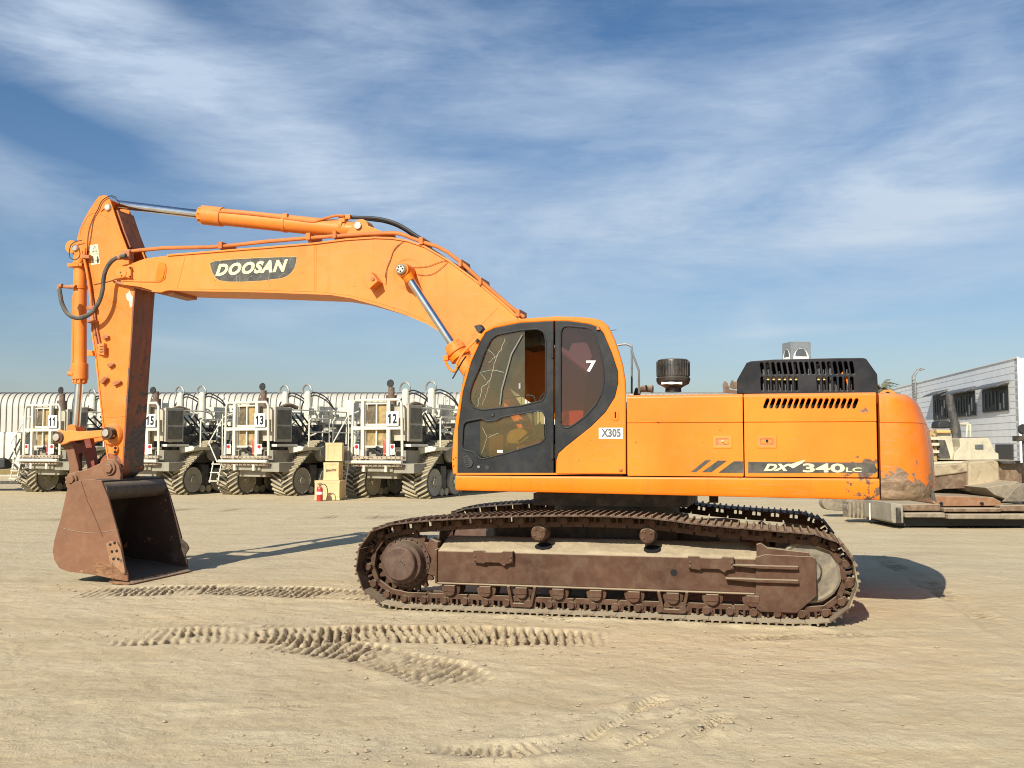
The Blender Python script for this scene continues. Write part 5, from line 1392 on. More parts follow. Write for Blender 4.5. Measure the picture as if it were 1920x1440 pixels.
def make_truck():
    T = empty('seismic_truck')
    W = .92
    # tail cage
    mb = MB(); r = .042; zt, zm, zb = 3.07, 2.20, 1.33
    mb.tube([(-W, 0, zb), (-W + .04, 0, zt - .12), (-W + .12, 0, zt), (W - .12, 0, zt), (W - .04, 0, zt - .12), (W, 0, zb)], r, 8)
    for x, r_ in ((-.52, .055), (.42, .055)): mb.bx(x - r_, x + r_, -.03, .05, zb, zt)
    mb.bx(-W, W, -.02, .03, zm - .05, zm + .05)
    mb.tube([(-W, .02, zb), (-W, .5, zb + .9), (-W, .55, zt - .05), (-W + .05, 0, zt - .05)], .03, 6)
    mb.build('tail_cage', WHITE, T, smooth=40)
    mb = MB(); mb.bx(-1.05, .98, -.08, .10, 1.23, 1.32)
    for k in range(11): pass
    mb.build('bumper_beam', worn('rust_spotted_beam', (.42, .36, .26), .7, dust=.4, chips=9, chipthr=.55, chipcol=(.14, .08, .05), updust=.4), T, bevel=.01)
    mb = MB(); mb.tube([(-1.07, -.12, 1.14), (.98, -.12, 1.14)], .055, 10); mb.build('bumper_tube', WHITE, T)
    mb = MB(); mb.bx(-1.0, .95, -.07, .08, 1.00, 1.075); mb.build('lower_beam', worn('brown_spotted_beam', (.30, .25, .17), .7, dust=.4, chips=9, chipthr=.53, chipcol=(.12, .06, .04), updust=.4), T, bevel=.01)
    for z in (1.275, 1.035):
        for k in range(12): MB().cyl((-.92 + k * .165, -.088 if z > 1.1 else -.078, z), (-.92 + k * .165, -.06, z), .018, n=6).build('beam_bolt', DARK, T)
    mb = MB(); mb.bx(-.60, .55, .05, .4, .84, 1.02); mb.bx(.55, 1.28, .1, .9, .80, 1.10); mb.build('hitch_box', RIM, T, bevel=.015)
    for x in (-.40, .40):
        mb = MB(); mb.tube([(x, -.1, .84), (x, -.1, 1.04)], .045, 8); mb.build('tow_pin', WHITE, T)
    # radiator in the middle of the tail
    mb = MB(); mb.bx(-.46, .36, .16, .40, 1.62, 2.95); mb.build('radiator', GRILL, T, bevel=.01)
    mb = MB(); mb.bx(-.44, -.12, .13, .155, 2.36, 2.88); mb.build('radiator_shade', worn('shaded_radiator_half', (.10, .075, .04), .7), T)  # thin dark sheet putting shade over the core's upper left
    mb = MB()
    for x in (-.48, -.07, .38): mb.bx(x - .022, x + .022, .07, .13, 1.6, 2.97)
    for z in (2.30, 2.97, 1.62): mb.bx(-.50, .40, .065, .12, z - .03, z + .03)
    mb.bx(-.5, .5, .2, .6, 1.52, 1.6); mb.build('radiator_frame', WHITE, T)
    # extinguisher, hoses, lamps
    mb = MB(); mb.lathe([(0, 1.36), (.075, 1.36), (.08, 1.40), (.08, 1.78), (.06, 1.84), (.03, 1.86), (.03, 1.9), (0, 1.9)], (.27, .08, 0), 'Z', 16); mb.build('tail_extinguisher', REDP, T)
    mb = MB(); rr = random.Random(2)
    for k in range(5):
        x0 = -.4 + rr.random() * .2; mb.tube(smoothline([(x0, .15, 1.40 + .05 * k), (x0 + .18, .05 + .03 * k, 1.62 - .04 * k), (x0 + .35, .08, 1.5 - .03 * k), (x0 + .5, .1, 1.36)], 4), .022, 6)
    mb.build('coiled_hose', RUBBER, T)
    mb = MB(); mb.bx(-.3, .25, .5, .8, 1.36, 1.6); mb.build('toolbox', WHITE, T)
    for x in (-.70, .60):
        mb = MB(); mb.bx(x - .085, x + .085, -.07, -.04, 1.37, 1.70); p = mb.build('lamp_plate', WHITEP, T, bevel=.012)
        MB().lathe([(0, -.035), (.05, -.03), (.062, 0), (0, 0)], (x, -.07, 1.615), 'Y', 16).build('red_light', REDL, p)
        MB().lathe([(0, -.03), (.045, -.025), (.062, 0), (0, 0)], (x, -.07, 1.45), 'Y', 16).build('clear_light', AMBL, p)
    MB().bx(.38, .82, -.075, -.055, 2.26, 2.70).build('number_plate', WHITEP, T, bevel=.004)
    # side cooler with two screens
    mb = MB(); mb.bx(.96, 1.02, .20, 1.05, 1.78, 2.92)
    mb.bx(.1, 1.0, .25, 1.02, 1.80, 2.90)
    q = mb.build('side_cooler', worn('beige_cooler', (.50, .46, .36), .6, dust=.3), T, bevel=.015)
    for z0, z1 in ((1.86, 2.28), (2.34, 2.82)):
        MB().bx(1.02, 1.035, .27, .98, z0, z1).build('cooler_screen', MESH, q)
    mb = MB(); mb.bx(.9, 1.14, .15, 1.2, 1.62, 1.70); mb.bx(.9, 1.3, 1.2, 3.9, 1.58, 1.64)
    mb.prism([(.9, 1.60), (1.55, 1.60), (1.50, 1.50), (.9, 1.38)], 1.0, 4.0)
    mb.build('side_platform', WHITE, T)
    mb = MB()
    for y0 in (1.35, 2.65):
        mb.tube([(1.5, y0, 1.6), (1.5, y0, 2.48), (1.5, y0 + .08, 2.55), (1.5, y0 + 1.02, 2.55), (1.5, y0 + 1.1, 2.48), (1.5, y0 + 1.1, 1.6)], .028, 6); mb.tube([(1.5, y0, 2.1), (1.5, y0 + 1.1, 2.1)], .024, 6)
    mb.tube([(.95, 1.0, 2.85), (.95, 4.2, 2.85), (.95, 4.2, 1.7)], .026, 6); mb.tube([(-1.0, .8, 2.3), (-1.0, 4.2, 2.3), (-1.0, 4.2, 1.6)], .026, 6); mb.tube([(-1.0, .8, 2.3), (-1.0, .8, 1.6)], .026, 6)
    mb.build('handrail', WHITE, T)
    # ladder on the left corner
    mb = MB()
    for x in (-1.42, -1.06): mb.tube([(x, -.15, .42), (x + .06, -.05, 1.12)], .022, 6)
    for k in range(3): z = .48 + k * .28; mb.bx(-1.42 + k * .02, -1.04 + k * .02, -.2 + k * .04, .0 + k * .04, z - .015, z + .015)
    mb.tube([(-1.22, -.02, 1.1), (-1.62, -.0, 1.75), (-1.28, .3, 2.6), (-1.0, .5, 2.75)], .022, 6)
    mb.tube([(-1.12, .1, 1.1), (-1.12, .1, 2.7)], .02, 6)
    mb.build('ladder', WHITE, T)
    # engine room full of pipes
    rr = random.Random(21)
    mb = MB(); mb.bx(-.6, .7, 1.1, 4.4, 1.5, 2.0); mb.bx(-.3, .4, 1.3, 3.0, 1.9, 2.3)
    for k in range(16):
        c = (rr.uniform(-.62, .72), rr.uniform(1.1, 4.2), rr.uniform(1.6, 2.2)); mb.box(c, (rr.uniform(.1, .5), rr.uniform(.15, .6), rr.uniform(.1, .5)), Matrix.Rotation(rr.uniform(-.3, .3), 3, 'Z'))
    mb.build('engine_block', ENGM, T)
    for k in range(34):
        a = Vector((rr.uniform(-.8, .95), rr.uniform(.9, 4.4), rr.uniform(1.6, 2.85))); b = a + Vector((rr.uniform(-.5, .5), rr.uniform(-.5, .5), rr.uniform(-.7, .5)))
        MB().tube([a, (a + b) / 2 + Vector((0, 0, rr.uniform(0, .2))), b], rr.uniform(.018, .04), 6).build('engine_pipe', WHITE, T)
    for k in range(14):
        c = (rr.uniform(-.7, .9), rr.uniform(1.2, 4.4), rr.uniform(2.0, 2.8)); MB().box(c, (rr.uniform(.08, .3), rr.uniform(.1, .4), rr.uniform(.08, .3))).build('junction_box', WHITE, T, bevel=.01)
    for k in range(14):
        a = Vector((rr.uniform(-.8, .9), rr.uniform(1.4, 4), rr.uniform(2.0, 2.7))); b = a + Vector((rr.uniform(-.4, .4), rr.uniform(-.3, .3), rr.uniform(-.9, -.3)))
        MB().tube(smoothline([a, a.lerp(b, .3) + Vector((.1, 0, .2)), a.lerp(b, .7) + Vector((-.1, 0, 0)), b], 3), .026, 6).build('engine_hose', RUBBER, T)
    for k in range(3): MB().tube([(.9, 1.1 + k * .3, 2.7), (.95, 2.3 + k * .3, 1.7)], .03, 6).build('engine_strut', RUBBER, T)
    mb = MB(); mb.bx(-.95, .95, .3, 9.0, 1.05, 1.5); mb.bx(-.55, .55, .3, 9, .62, 1.05); mb.build('chassis', RIM, T, bevel=.02)
    # exhaust stack with flap
    mb = MB(); mb.cyl((.05, .75, 2.9), (.05, .75, 3.25), .17, n=16); mb.cyl((.05, .75, 3.25), (.05, .75, 3.50), .10, n=14); mb.build('exhaust_stack', worn('rusty_stack', (.13, .075, .05), .7, dust=.3), T)
    MB().lathe([(0, 0), (.12, 0), (.13, .03), (.06, .07), (0, .08)], (.05, .66, 3.62), 'Y', 16).build('rain_cap', RUBBER, T)
    mb = MB(); mb.tube(smoothline([(.5, 1.0, 2.9), (.6, 1.3, 3.0), (.75, 1.6, 2.9)], 4), .07, 8); mb.build('intake_pipe', worn('burnt_intake', (.07, .045, .03), .7), T)
    # lift cylinders with hoops and hoses
    for i, x in enumerate((-.5, .5)):
        mb = MB(); mb.cyl((x, 2.55, 1.6), (x, 2.55, 3.42), .13, n=18); mb.lathe([(.13, 3.42), (.12, 3.5), (.06, 3.56), (0, 3.57)], (x, 2.55, 0), 'Z', 18); mb.cyl((x, 2.55, 1.95), (x, 2.55, 2.1), .19, n=14); mb.cyl((x, 2.55, 2.45), (x, 2.55, 2.52), .17, n=14)
        q = mb.build('lift_cylinder', WHITE, T)
        mb = MB(); mb.tube([(x + .19 * math.cos(a), 2.5, 3.55 + .22 * math.sin(a)) for a in [math.pi * k / 10 for k in range(-1, 12)]], .03, 6); mb.build('cylinder_hoop', STEEL, q)
        mb = MB()
        for dz in (0, .1): mb.tube(smoothline([(x + .1, 2.55, 3.35 + dz), (x + .3, 2.6, 3.4 + dz), (x + .62, 2.8, 3.2 + dz), (x + .8, 3.0, 2.9)], 4), .026, 6)
        mb.tube(smoothline([(x - .1, 2.6, 3.3), (x - .28, 2.6, 3.1), (x - .33, 2.6, 2.7), (x - .25, 2.6, 2.3)], 4), .026, 6)
        mb.build('cylinder_hose', RUBBER, q)
    mb = MB(); mb.bx(-.9, 1.05, 4.6, 4.9, 2.7, 3.05); mb.bx(.8, 1.1, 4.5, 8.3, 2.62, 2.98); mb.bx(-1.1, -.8, 4.5, 8.3, 2.62, 2.98); mb.build('top_beam', WHITE, T, bevel=.02)
    MB().cyl((.95, 4.7, 1.6), (.95, 4.7, 2.7), .11, n=12).build('beam_post', WHITE, T); MB().bx(.75, 1.15, 4.35, 4.7, 2.75, 3.3).build('beam_head', WHITE, T, bevel=.02); MB().cyl((-.95, 4.7, 1.6), (-.95, 4.7, 2.7), .11, n=12).build('beam_post', WHITE, T)
    mb = MB(); mb.bx(-.9, .95, 5.2, 8.2, 1.5, 2.45); mb.build('fluid_tank', RIM, T, bevel=.05)
    mb = MB(); mb.prism([(-1.0, 1.3), (1.0, 1.3), (1.0, 3.0), (.9, 3.1), (-.9, 3.1), (-1.0, 3.0)], 8.6, 10.2); mb.build('driver_cab', WHITE, T, bevel=.04)
    mb = MB(); mb.cyl((.2, 4.0, 3.05), (.2, 4.0, 3.35), .03, n=8); mb.lathe([(0, 3.35), (.08, 3.35), (.09, 3.42), (.05, 3.5), (0, 3.52)], (.2, 4.0, 0), 'Z', 14); mb.bx(-.2, .35, 3.4, 4.2, 2.55, 3.05); mb.build('beacon_mount', WHITE, T)
    for (X, Y) in ((-1.05, .8), (1.05, 1.05), (-1.05, 6.2), (1.05, 6.2)): track_unit(T, X, Y, .86)
    return T
def deface(T): pass
truck = make_truck()
spots = [('12', (707 - 960) / F * 31.5, 31.5, 'white seismic truck with number plate 12 on its tail cage, nearest the orange excavator cab'),
         ('13', (463 - 960) / F * 33.3, 33.3, 'white seismic truck with number plate 13, between trucks 15 and 12'),
         ('15', (259 - 960) / F * 34.0, 34.0, 'white seismic truck with number plate 15, partly behind the upright orange arm'),
         ('11', (80 - 960) / F * 35.5, 35.5, 'white seismic truck with number plate 11, leftmost of the row beside the bucket cylinder')]
trucks = []
for i, (num, x, y, lab) in enumerate(spots):
    o = truck if i == 0 else copy_tree(truck)
    o.location = (x, y, 0); o.rotation_euler = (0, 0, -R((25, 26.5, 24, 27)[i])); prop(o, lab, 'truck', 'seismic trucks parked in a row'); trucks.append((o, num))
for o, num in trucks:
    npq = [c for c in o.children if c.name.startswith('number_plate')][0]
    for j, ch in enumerate(num):
        x0_ = .425 + j * .18
        if ch == '1': plate('plate_digit', [(x0_ + a_ * .15, 2.33 + b_ * .30) for a_, b_ in ((.40, 0), (.80, 0), (.80, 1), (.52, 1), (.08, .80), (.08, .62), (.40, .70))], [], -.0795, .004, BLACKT, npq)
        else: text_mesh('plate_digit', ch, (x0_ + .005, 2.33), (x0_ + .16, 2.33), .30, -.0755, BLACKT, npq, bold=.035, th=.004)
rv = random.Random(77)
for o, num in trucks[1:]:  # each truck has its own tangle of pipes, its own lid and its own wear
    for ch in o.children:
        k = ch.name.split('.')[0]
        if k in ('engine_pipe', 'engine_hose', 'junction_box'): ch.location = (rv.uniform(-.15, .15), rv.uniform(-.5, .5), rv.uniform(-.15, .12)); ch.rotation_euler = (0, 0, rv.uniform(-.06, .06))
        if k == 'rain_cap' and num == '15': ch.location = (-.05, .05, -.10); ch.rotation_euler = (.02, 0, 0)
        if k in ('coiled_hose',): ch.location = (rv.uniform(-.1, .1), 0, rv.uniform(-.03, .05))
        if k == 'intake_pipe': ch.location = (rv.uniform(-.1, .1), 0, rv.uniform(-.1, .05))
for o, num in trucks:      # the ladder is let down on trucks 12 and 13 only
    if num in ('15', '11'):
        for c in list(o.children):
            if c.name.startswith('ladder') and num == '15': bpy.data.objects.remove(c)

# ================================================================ crates and the extinguisher between trucks 13 and 12
def crate(name, x0, x1, y0, y1, D, depth, rot, label, tilt=0, word=None):
    a = wat(x0, y1, D); b = wat(x1, y0, D); w_ = b[0] - a[0]; h = b[1] - a[1]
    e = empty(name, ((a[0] + b[0]) / 2, D + depth / 2, a[1]), rot); prop(e, label, 'crate', 'plywood crates stacked by the trucks')
    mb = MB(); mb.bx(-w_ / 2, w_ / 2, -depth / 2, depth / 2, 0, h); mb.build('crate_box', WOOD, e, bevel=.008)
    mb = MB()
    for z in (.035, h - .035): mb.bx(-w_ / 2 - .008, w_ / 2 + .008, -depth / 2 - .012, -depth / 2 - .001, z - .035, z + .035)
    for x in (-w_ / 2 + .035, w_ / 2 - .035): mb.bx(x - .035, x + .035, -depth / 2 - .016, -depth / 2 - .002, .07, h - .07)
    mb.build('crate_batten', WOOD, e)
    if word: text_mesh('crate_lettering', word, (-w_ * .34, h * .46), (w_ * .34, h * .50), .075, -depth / 2 - .002, BLACKT, e, bold=.035, th=.004)
    return e
crate('wooden_crate', 592, 640, 901, 937.5, 30.8, .7, -.12, 'lowest plywood crate of the stack, standing on the sand behind the red extinguisher')
crate('wooden_crate', 608, 637, 867, 900, 31.2, .5, -.1, 'middle plywood crate of the stack, stencilled with black lettering', word='SHANTUI')
crate('wooden_crate', 610, 641, 830, 864.5, 31.25, .45, .03, 'topmost plywood crate of the stack, blank and slightly tilted')
a = wat(600, 938.5, 30.4)
e = empty('fire_extinguisher', (a[0], 30.35, 0)); prop(e, 'red fire extinguisher standing on the sand in front of the lowest plywood crate', 'fire extinguisher')
MB().lathe([(0, 0), (.085, 0), (.092, .02), (.092, .36), (.07, .42), (.03, .45), (0, .45)], (0, 0, 0), 'Z', 20).build('cylinder_body', REDB, e)
MB().lathe([(.0935, .20), (.0935, .28), (.0945, .28), (.0945, .20)], (0, 0, 0), 'Z', 20).build('paper_label', WHITEP, e)
mb = MB(); mb.cyl((0, 0, .44), (0, 0, .49), .022, n=10); mb.bx(-.05, .06, -.012, .012, .48, .50); mb.bx(-.04, .07, -.012, .012, .515, .53); mb.build('valve_handle', RUBBER, e)
mb = MB(); mb.tube(smoothline([(.02, 0, .47), (.14, 0, .50), (.22, .03, .36), (.23, .02, .12)], 5), .014, 6); mb.build('discharge_hose', RUBBER, e)

# ================================================================ grey and yellow vehicle cut off by the left edge of the view
e = empty('tank_trailer', (wat(2, 905, 37)[0], 37, 0), R(0)); prop(e, 'small white tank trailer with a dusty yellow frame at the far left edge', 'trailer')
mb = MB()
for k in range(4): mb.prism(fillet([(-1.4 + k * .5, 1.15), (-.95 + k * .5, 1.15), (-.95 + k * .5, 2.15), (-1.4 + k * .5, 2.15)], .08), 0, .9)
mb.bx(.45, .68, 0, .9, .72, 2.12); mb.build('tank', WHITE, e, bevel=.03)
mb = MB(); mb.bx(-1.6, .72, -.1, 1.0, .60, .80); mb.build('frame', worn('dull_yellow_frame', (.20, .14, .03), .7, dust=.3, grime=.6), e, bevel=.02)
MB().bx(-1.5, .2, -.15, .4, .82, 1.2).build('rear_box', RUBBER, e, bevel=.06)
mb = MB(); mb.tube([(.7, -.1, 1.9), (.35, -.15, 1.15), (.75, -.12, .7)], .03, 6); mb.tube([(.75, -.1, 1.8), (.75, -.1, .6)], .05, 6); mb.tube([(1.05, -.1, 2.15), (.72, -.1, 1.75)], .025, 6); mb.build('rear_ladder', DARK2, e)
mb = MB(); mb.tube(smoothline([(.7, -.15, .6), (.62, -.2, .4), (.72, -.2, .3), (.8, -.18, .5), (.9, -.15, .6)], 4), .03, 6); mb.build('cable_bundle', RUBG, e)
for x in (-1.0, 1.1):
    MB().lathe([(0, .1), (.2, .1), (.22, .0), (.40, .0), (.43, .05), (.43, .25), (.40, .3), (0, .3)], (x, -.12, .43), 'Y', 28).build('wheel', RUBBER, e)
mb = MB(); mb.bx(-1.6, 1.3, .1, .2, .25, .36); mb.build('axle', DARK2, e)

# ================================================================ corrugated hangar with a curved eave
HD = 55.0; zt = HC + 98.5 / F * HD
e = empty('hangar', (-6, HD, 0)); prop(e, 'long white corrugated hangar with rounded eave running behind the row of trucks', 'building')
prof = [(0, 1.9), (0, zt - .75)]
for k in range(1, 9):
    a = math.pi / 2 * k / 8 * .93; prof.append((.75 * (1 - math.cos(a)), zt - .75 + .75 * math.sin(a)))
prof += [(3.0, zt + .12), (9.0, zt + .5), (9.0, 1.9)]
HRIB = worn('grey_hangar_seam', (.30, .30, .27), .6, dust=.1)
HWALL = worn('white_hangar_sheet', (.50, .485, .43), .55, var=.05, dust=.12, updust=.15, streak=.15, bump=.03)
x0, x1 = -26, 27.5
mb = MB(); mb.sweep(prof, x0, x1); mb.build('hangar_wall', HWALL, e, smooth=30)
mb = MB(); x = x0
while x < x1:
    w_ = .022
    vs = []
    pr = [(0, 1.9)] + prof[1:11]
    n = len(pr)
    for dx, off in ((-w_, 0), (-w_ * .6, .06), (w_ * .6, .06), (w_, 0)):
        for i, (yy, z) in enumerate(pr):
            if i < 2: ny_, nz_ = -1, 0
            elif i > 9: ny_, nz_ = 0, 1
            else: a = math.pi / 2 * (i - 1) / 8; ny_, nz_ = -math.cos(a), math.sin(a)
            vs.append((x + dx, yy + ny_ * off, z + nz_ * off))
    mb.add(vs, [(c_ * n + i, c_ * n + i + 1, (c_ + 1) * n + i + 1, (c_ + 1) * n + i) for c_ in range(3) for i in range(n - 1)])
    x += .325
mb.build('sheet_ribs', HRIB, e, smooth=25)
mb = MB(); mb.bx(x0, x1, .3, .6, 0, 1.85); mb.build('lower_wall', worn('white_base_wall', (.5, .48, .42), .8), e)  # plain off-white lower wall
mb = MB(); mb.bx(x0, x1, -.05, .25, 1.85, 1.98); mb.build('dark_gap_strip', DARK2, e)  # dark strip standing in for the shade of the gap under the sheets

# ================================================================ clad building on the right
bx0, by0 = 951 / F * 50, 50.0; bd = Vector((.152, .988)); zt2 = 5.97
ang = math.atan2(-bd.x, bd.y)          # local +y runs away along the left face, local +x to the right
e = empty('office_building', (bx0, by0, 0), ang); prop(e, 'two storey building clad in pale ribbed metal with awnings, at the right edge', 'building')
CLAD = worn('pale_cladding', (.78, .80, .82), .5, var=.04, dust=.08, updust=.2, streak=.2, bump=.03)
def bface(px, py):
    """photo point on the left face -> (local y, z)"""
    k = (px - 960) / F; t_ = (bx0 - k * by0) / (k * bd.y - bd.x); D = by0 + t_ * bd.y
    d = ray(px, py); return t_, HC + D / d[1] * d[2]
mb = MB(); nrow = 17; h_ = zt2 / nrow
pr = []
for k in range(nrow):
    pr += [(0, k * h_ + .02), (0, (k + 1) * h_ - .02), (.03, (k + 1) * h_ - .018), (.03, (k + 1) * h_ + .018)]
pr = pr[:-2] + [(0, zt2), (.5, zt2), (.5, 0), (0, 0)]
# left face: profile (x, z) extruded along y; front face: the same profile along x
mb.prism([(a, b) for a, b in pr], 0, 40)
mb.build('clad_wall', CLAD, e)
mb = MB(); mb.sweep([(a - .02 , b) for a, b in pr], .0, 20); mb.build('front_wall', CLAD, e)
mb = MB(); mb.bx(-.03, .06, -.06, .03, 0, zt2 + .02); mb.bx(-.05, .05, -.05, 40, zt2, zt2 + .06); mb.build('corner_trim', CLAD, e)
def bwin(px0, px1, pyt0, pyb0, name='window'):
    a = bface(px0, pyt0); b = bface(px1, pyt0); c = bface(px0, pyb0)
    y0, y1 = sorted((a[0], b[0])); return y0, y1
rr = random.Random(8)
def window(px0, px1, top1, bot1):
    """px0 left, px1 right edge in the picture; heights read at the right edge"""
    yr, zt_ = bface(px1, top1); _, zb_ = bface(px1, bot1); yl, _ = bface(px0, top1)
    f = MB(); f.bx(-.06, -.005, yr, yl, zb_ - .06, zt_ + .06); fr = f.build('window', STEEL, e)
    MB().bx(-.09, -.062, yr + .05, yl - .05, zb_, zt_).build('window_pane', flat('dark_window', (.014, .017, .018), .45, Specular_IOR_Level=.15), fr)
    n = max(2, int((yl - yr) / .55))
    for k in range(1, n): y = yr + (yl - yr) * k / n; MB().bx(-.13, -.09, y - .03, y + .03, zb_ + (zt_ - zb_) * rr.uniform(0, .3), zt_ - (zt_ - zb_) * rr.uniform(.1, .3)).build('window_bar', AWN, fr)
    mb = MB(); mb.add([(-.05, yr - .1, zt_ + .28), (-.05, yl + .1, zt_ + .28), (-.65, yl + .1, zt_ + .02), (-.65, yr - .1, zt_ + .02), (-.05, yr - .1, zt_ + .22), (-.05, yl + .1, zt_ + .22), (-.65, yl + .1, zt_ - .04), (-.65, yr - .1, zt_ - .04)],
                      [(0, 1, 2, 3), (4, 5, 6, 7), (0, 1, 5, 4), (1, 2, 6, 5), (2, 3, 7, 6), (3, 0, 4, 7)]); mb.build('window_awning', AWN, e)
window(1845, 1894.5, 723, 768)
window(1786, 1832, 733, 778)
window(1752, 1779, 738, 785)
yr, zq = bface(1866, 835); _, z0 = bface(1866, 862)
MB().bx(-.05, -.01, bface(1899, 835)[0], bface(1866, 835)[0], bface(1899, 862)[1], bface(1899, 833)[1]).build('louvre', flat('louvre_dark', (.05, .05, .05), .6), e)
y, z = bface(1722, 745); y2, zt_ = bface(1722, 712)
mb = MB()
for dy in (0, .9): mb.tube([(-.15, y + dy, z), (-.15, y + dy, zt_ + .3), (.15, y + dy, zt_ + .8), (.5, y + dy, zt_ + .7)], .05, 6)
for k in range(7): zz = z + (zt_ - z) * k / 6; mb.tube([(-.15, y, zz), (-.15, y + .9, zz)], .035, 5)
mb.build('roof_ladder', STEEL, e)

# ================================================================ grey box sign beyond the engine hood
D = 44.0; a = wat(1473, 640, D); b = wat(1528, 674, D); wq = (b[0] - a[0])
e = empty('box_sign', ((a[0] + b[0]) / 2, D + .6, 0), R(9)); prop(e, 'grey box sign with white arched emblem on each face, seen above the slotted black hood', 'sign')
SG = flat('sign_grey', (.20, .22, .235), .6); s = .46; z0, z1 = b[1] - .25, a[1]
mb = MB(); mb.bx(-s, s, -s, s, z0, z1); mb.build('sign_box', SG, e, bevel=.01)
MB().cyl((0, 0, 0), (0, 0, z0), .14, n=14).build('sign_pole', STEEL, e)
zc = (z0 + z1) / 2 + .0
for rot in (0, -math.pi / 2):
    M = Matrix.Rotation(rot, 4, 'Z')
    def arch(rx, rz, base): return [(-rx, base)] + [(-rx * math.cos(t_), base + .02 + rz * math.sin(t_)) for t_ in [math.pi * k / 16 for k in range(17)]] + [(rx, base)]
    base = zc - .26
    plate('sign_emblem', arch(.36, .46, base), [arch(.27, .34, base + .13)], -s - .012, .012, WHITEP, e, M=M)
    plate('emblem_field', arch(.26, .32, base + .14), [], -s - .004, .004, flat('sign_dark_field', (.09, .10, .11), .6), e, M=M)

# ================================================================ palm behind the counterweight
a = wat(1651, 718, 48)
e = empty('palm_tree', (a[0], 48, 0)); prop(e, 'thin grey green palm whose top shows above the hangar beside the black hood', 'palm tree')
MB().tube([(0, 0, 0), (.1, 0, 2.4), (.0, 0, a[1] - .3)], [.22, .16, .12], 10).build('trunk', BARK, e)
mb = MB(); rr = random.Random(12)
for k in range(22):
    t0 = rr.uniform(0, 2 * math.pi); up = rr.uniform(.1, 1.3); L = rr.uniform(.6, 1.0)
    prev = Vector((0, 0, a[1] - .3))
    for j in range(6):
        nx = prev + Vector((math.cos(t0) * math.cos(up), math.sin(t0) * math.cos(up), math.sin(up))) * L / 6
        sd = Vector((-math.sin(t0), math.cos(t0), 0))
        for s_ in (-1, 1):
            tip = nx + sd * s_ * .16 + Vector((math.cos(t0), math.sin(t0), -.3)) * .14
            mb.add([prev, nx, tip], [(0, 1, 2)])
        prev = nx; up -= .28
mb.build('crown', LEAF, e, smooth=0)
# ================================================================ asphalt paver at the right
D = 21.6
def W2(pts, D_=D): return [wat(a, b, D_) for a, b in pts]
o0 = wat(1830, 982, D)
e = empty('asphalt_paver', (0, 0, 0)); prop(e, 'cream and brown asphalt paver parked behind the counterweight, its hopper wings caked with dust', 'paver')
def part(name, px, y0, y1, m, par=e, bevel=.015, D_=None):
    q = W2(px, D_ or y0); return MB().prism(q, y0, y1).build(name, m, par, bevel=bevel)
hood_ = part('engine_cover', [(1789, 861), (1790, 850), (1801, 838), (1799, 823), (1801, 821.5), (1853, 820.5), (1856, 824), (1867, 848), (1872.5, 850), (1873, 862), (1789, 863)], 22.4, 24.2, CREAM)
a, b = wat(1828, 842, 22.4), wat(1843, 833.5, 22.4)
MB().bx(a[0], b[0], 22.37, 22.41, a[1], b[1]).build('side_vent', AWN, hood_, bevel=.01)
part('deck_cover', [(1745, 862), (1745, 808), (1780, 807), (1784, 812), (1791, 862)], 22.5, 24.0, CREAM)
part('deck_side', [(1744, 866), (1873, 863), (1874, 866), (1876, 880), (1752, 884)], 22.2, 24.4, CREAM)
a = part('black_panel', [(1759, 858), (1759, 825), (1772, 825), (1782, 858)], 22.46, 22.5, DARK2, bevel=0)
part('rusty_post', [(1739, 872), (1744, 808), (1756, 804), (1758, 812), (1757, 860), (1760, 882)], 22.3, 22.45, worn('yellow_rust_post', (.42, .28, .10), .7, chips=8, chipthr=.5, dust=.4))
mb = MB(); 
for y in (822, 833, 847): q = wat(1751, y, 22.2); mb.bx(q[0] - .15, q[0] + .12, 22.2, 22.3, q[1] - .03, q[1] + .03)
mb.build('post_bracket', CREAM, e)
part('top_cover', [(1744, 812), (1744, 805), (1783, 806), (1783, 812)], 22.4, 24.0, worn('orange_dust_cover', (.65, .42, .14), .6, dust=.3))
# exhaust
q = [wat(1780, 740, 23), wat(1781, 752, 23), wat(1789, 790, 23), wat(1792, 815, 23), wat(1793, 838, 23), wat(1797, 845, 23)]
mb = MB(); mb.tube([(q[0][0], 23, q[0][1]), (q[1][0], 23, q[1][1]), (q[2][0], 23, q[2][1])], [.07, .085, .09], 12); mb.tube([(q[2][0], 23, q[2][1]), (q[3][0], 23, q[3][1]), (q[4][0], 23, q[4][1])], [.11, .12, .12], 14); mb.lathe([(0, q[5][1] - .02), (.14, q[5][1] - .02), (.14, q[5][1] + .03), (0, q[5][1] + .03)], (q[4][0], 23, 0), 'Z', 14)
mb.build('exhaust_pipe', worn('dark_exhaust', (.05, .05, .05), .6, dust=.3), e)
part('seat_back', [(1759, 803), (1759, 794), (1763, 789), (1778, 788), (1782, 792), (1783, 803)], 22.8, 23.2, RUBBER, bevel=.05)
mb = MB()
for pl in ([(1812, 819), (1814, 797), (1816, 795), (1819, 795), (1820, 819)], [(1797, 795), (1815, 794)]): mb.tube([(wat(x, y, 23)[0], 23, wat(x, y, 23)[1]) for x, y in pl], .03, 6)
mb.build('guard_rail', CREAM, e)
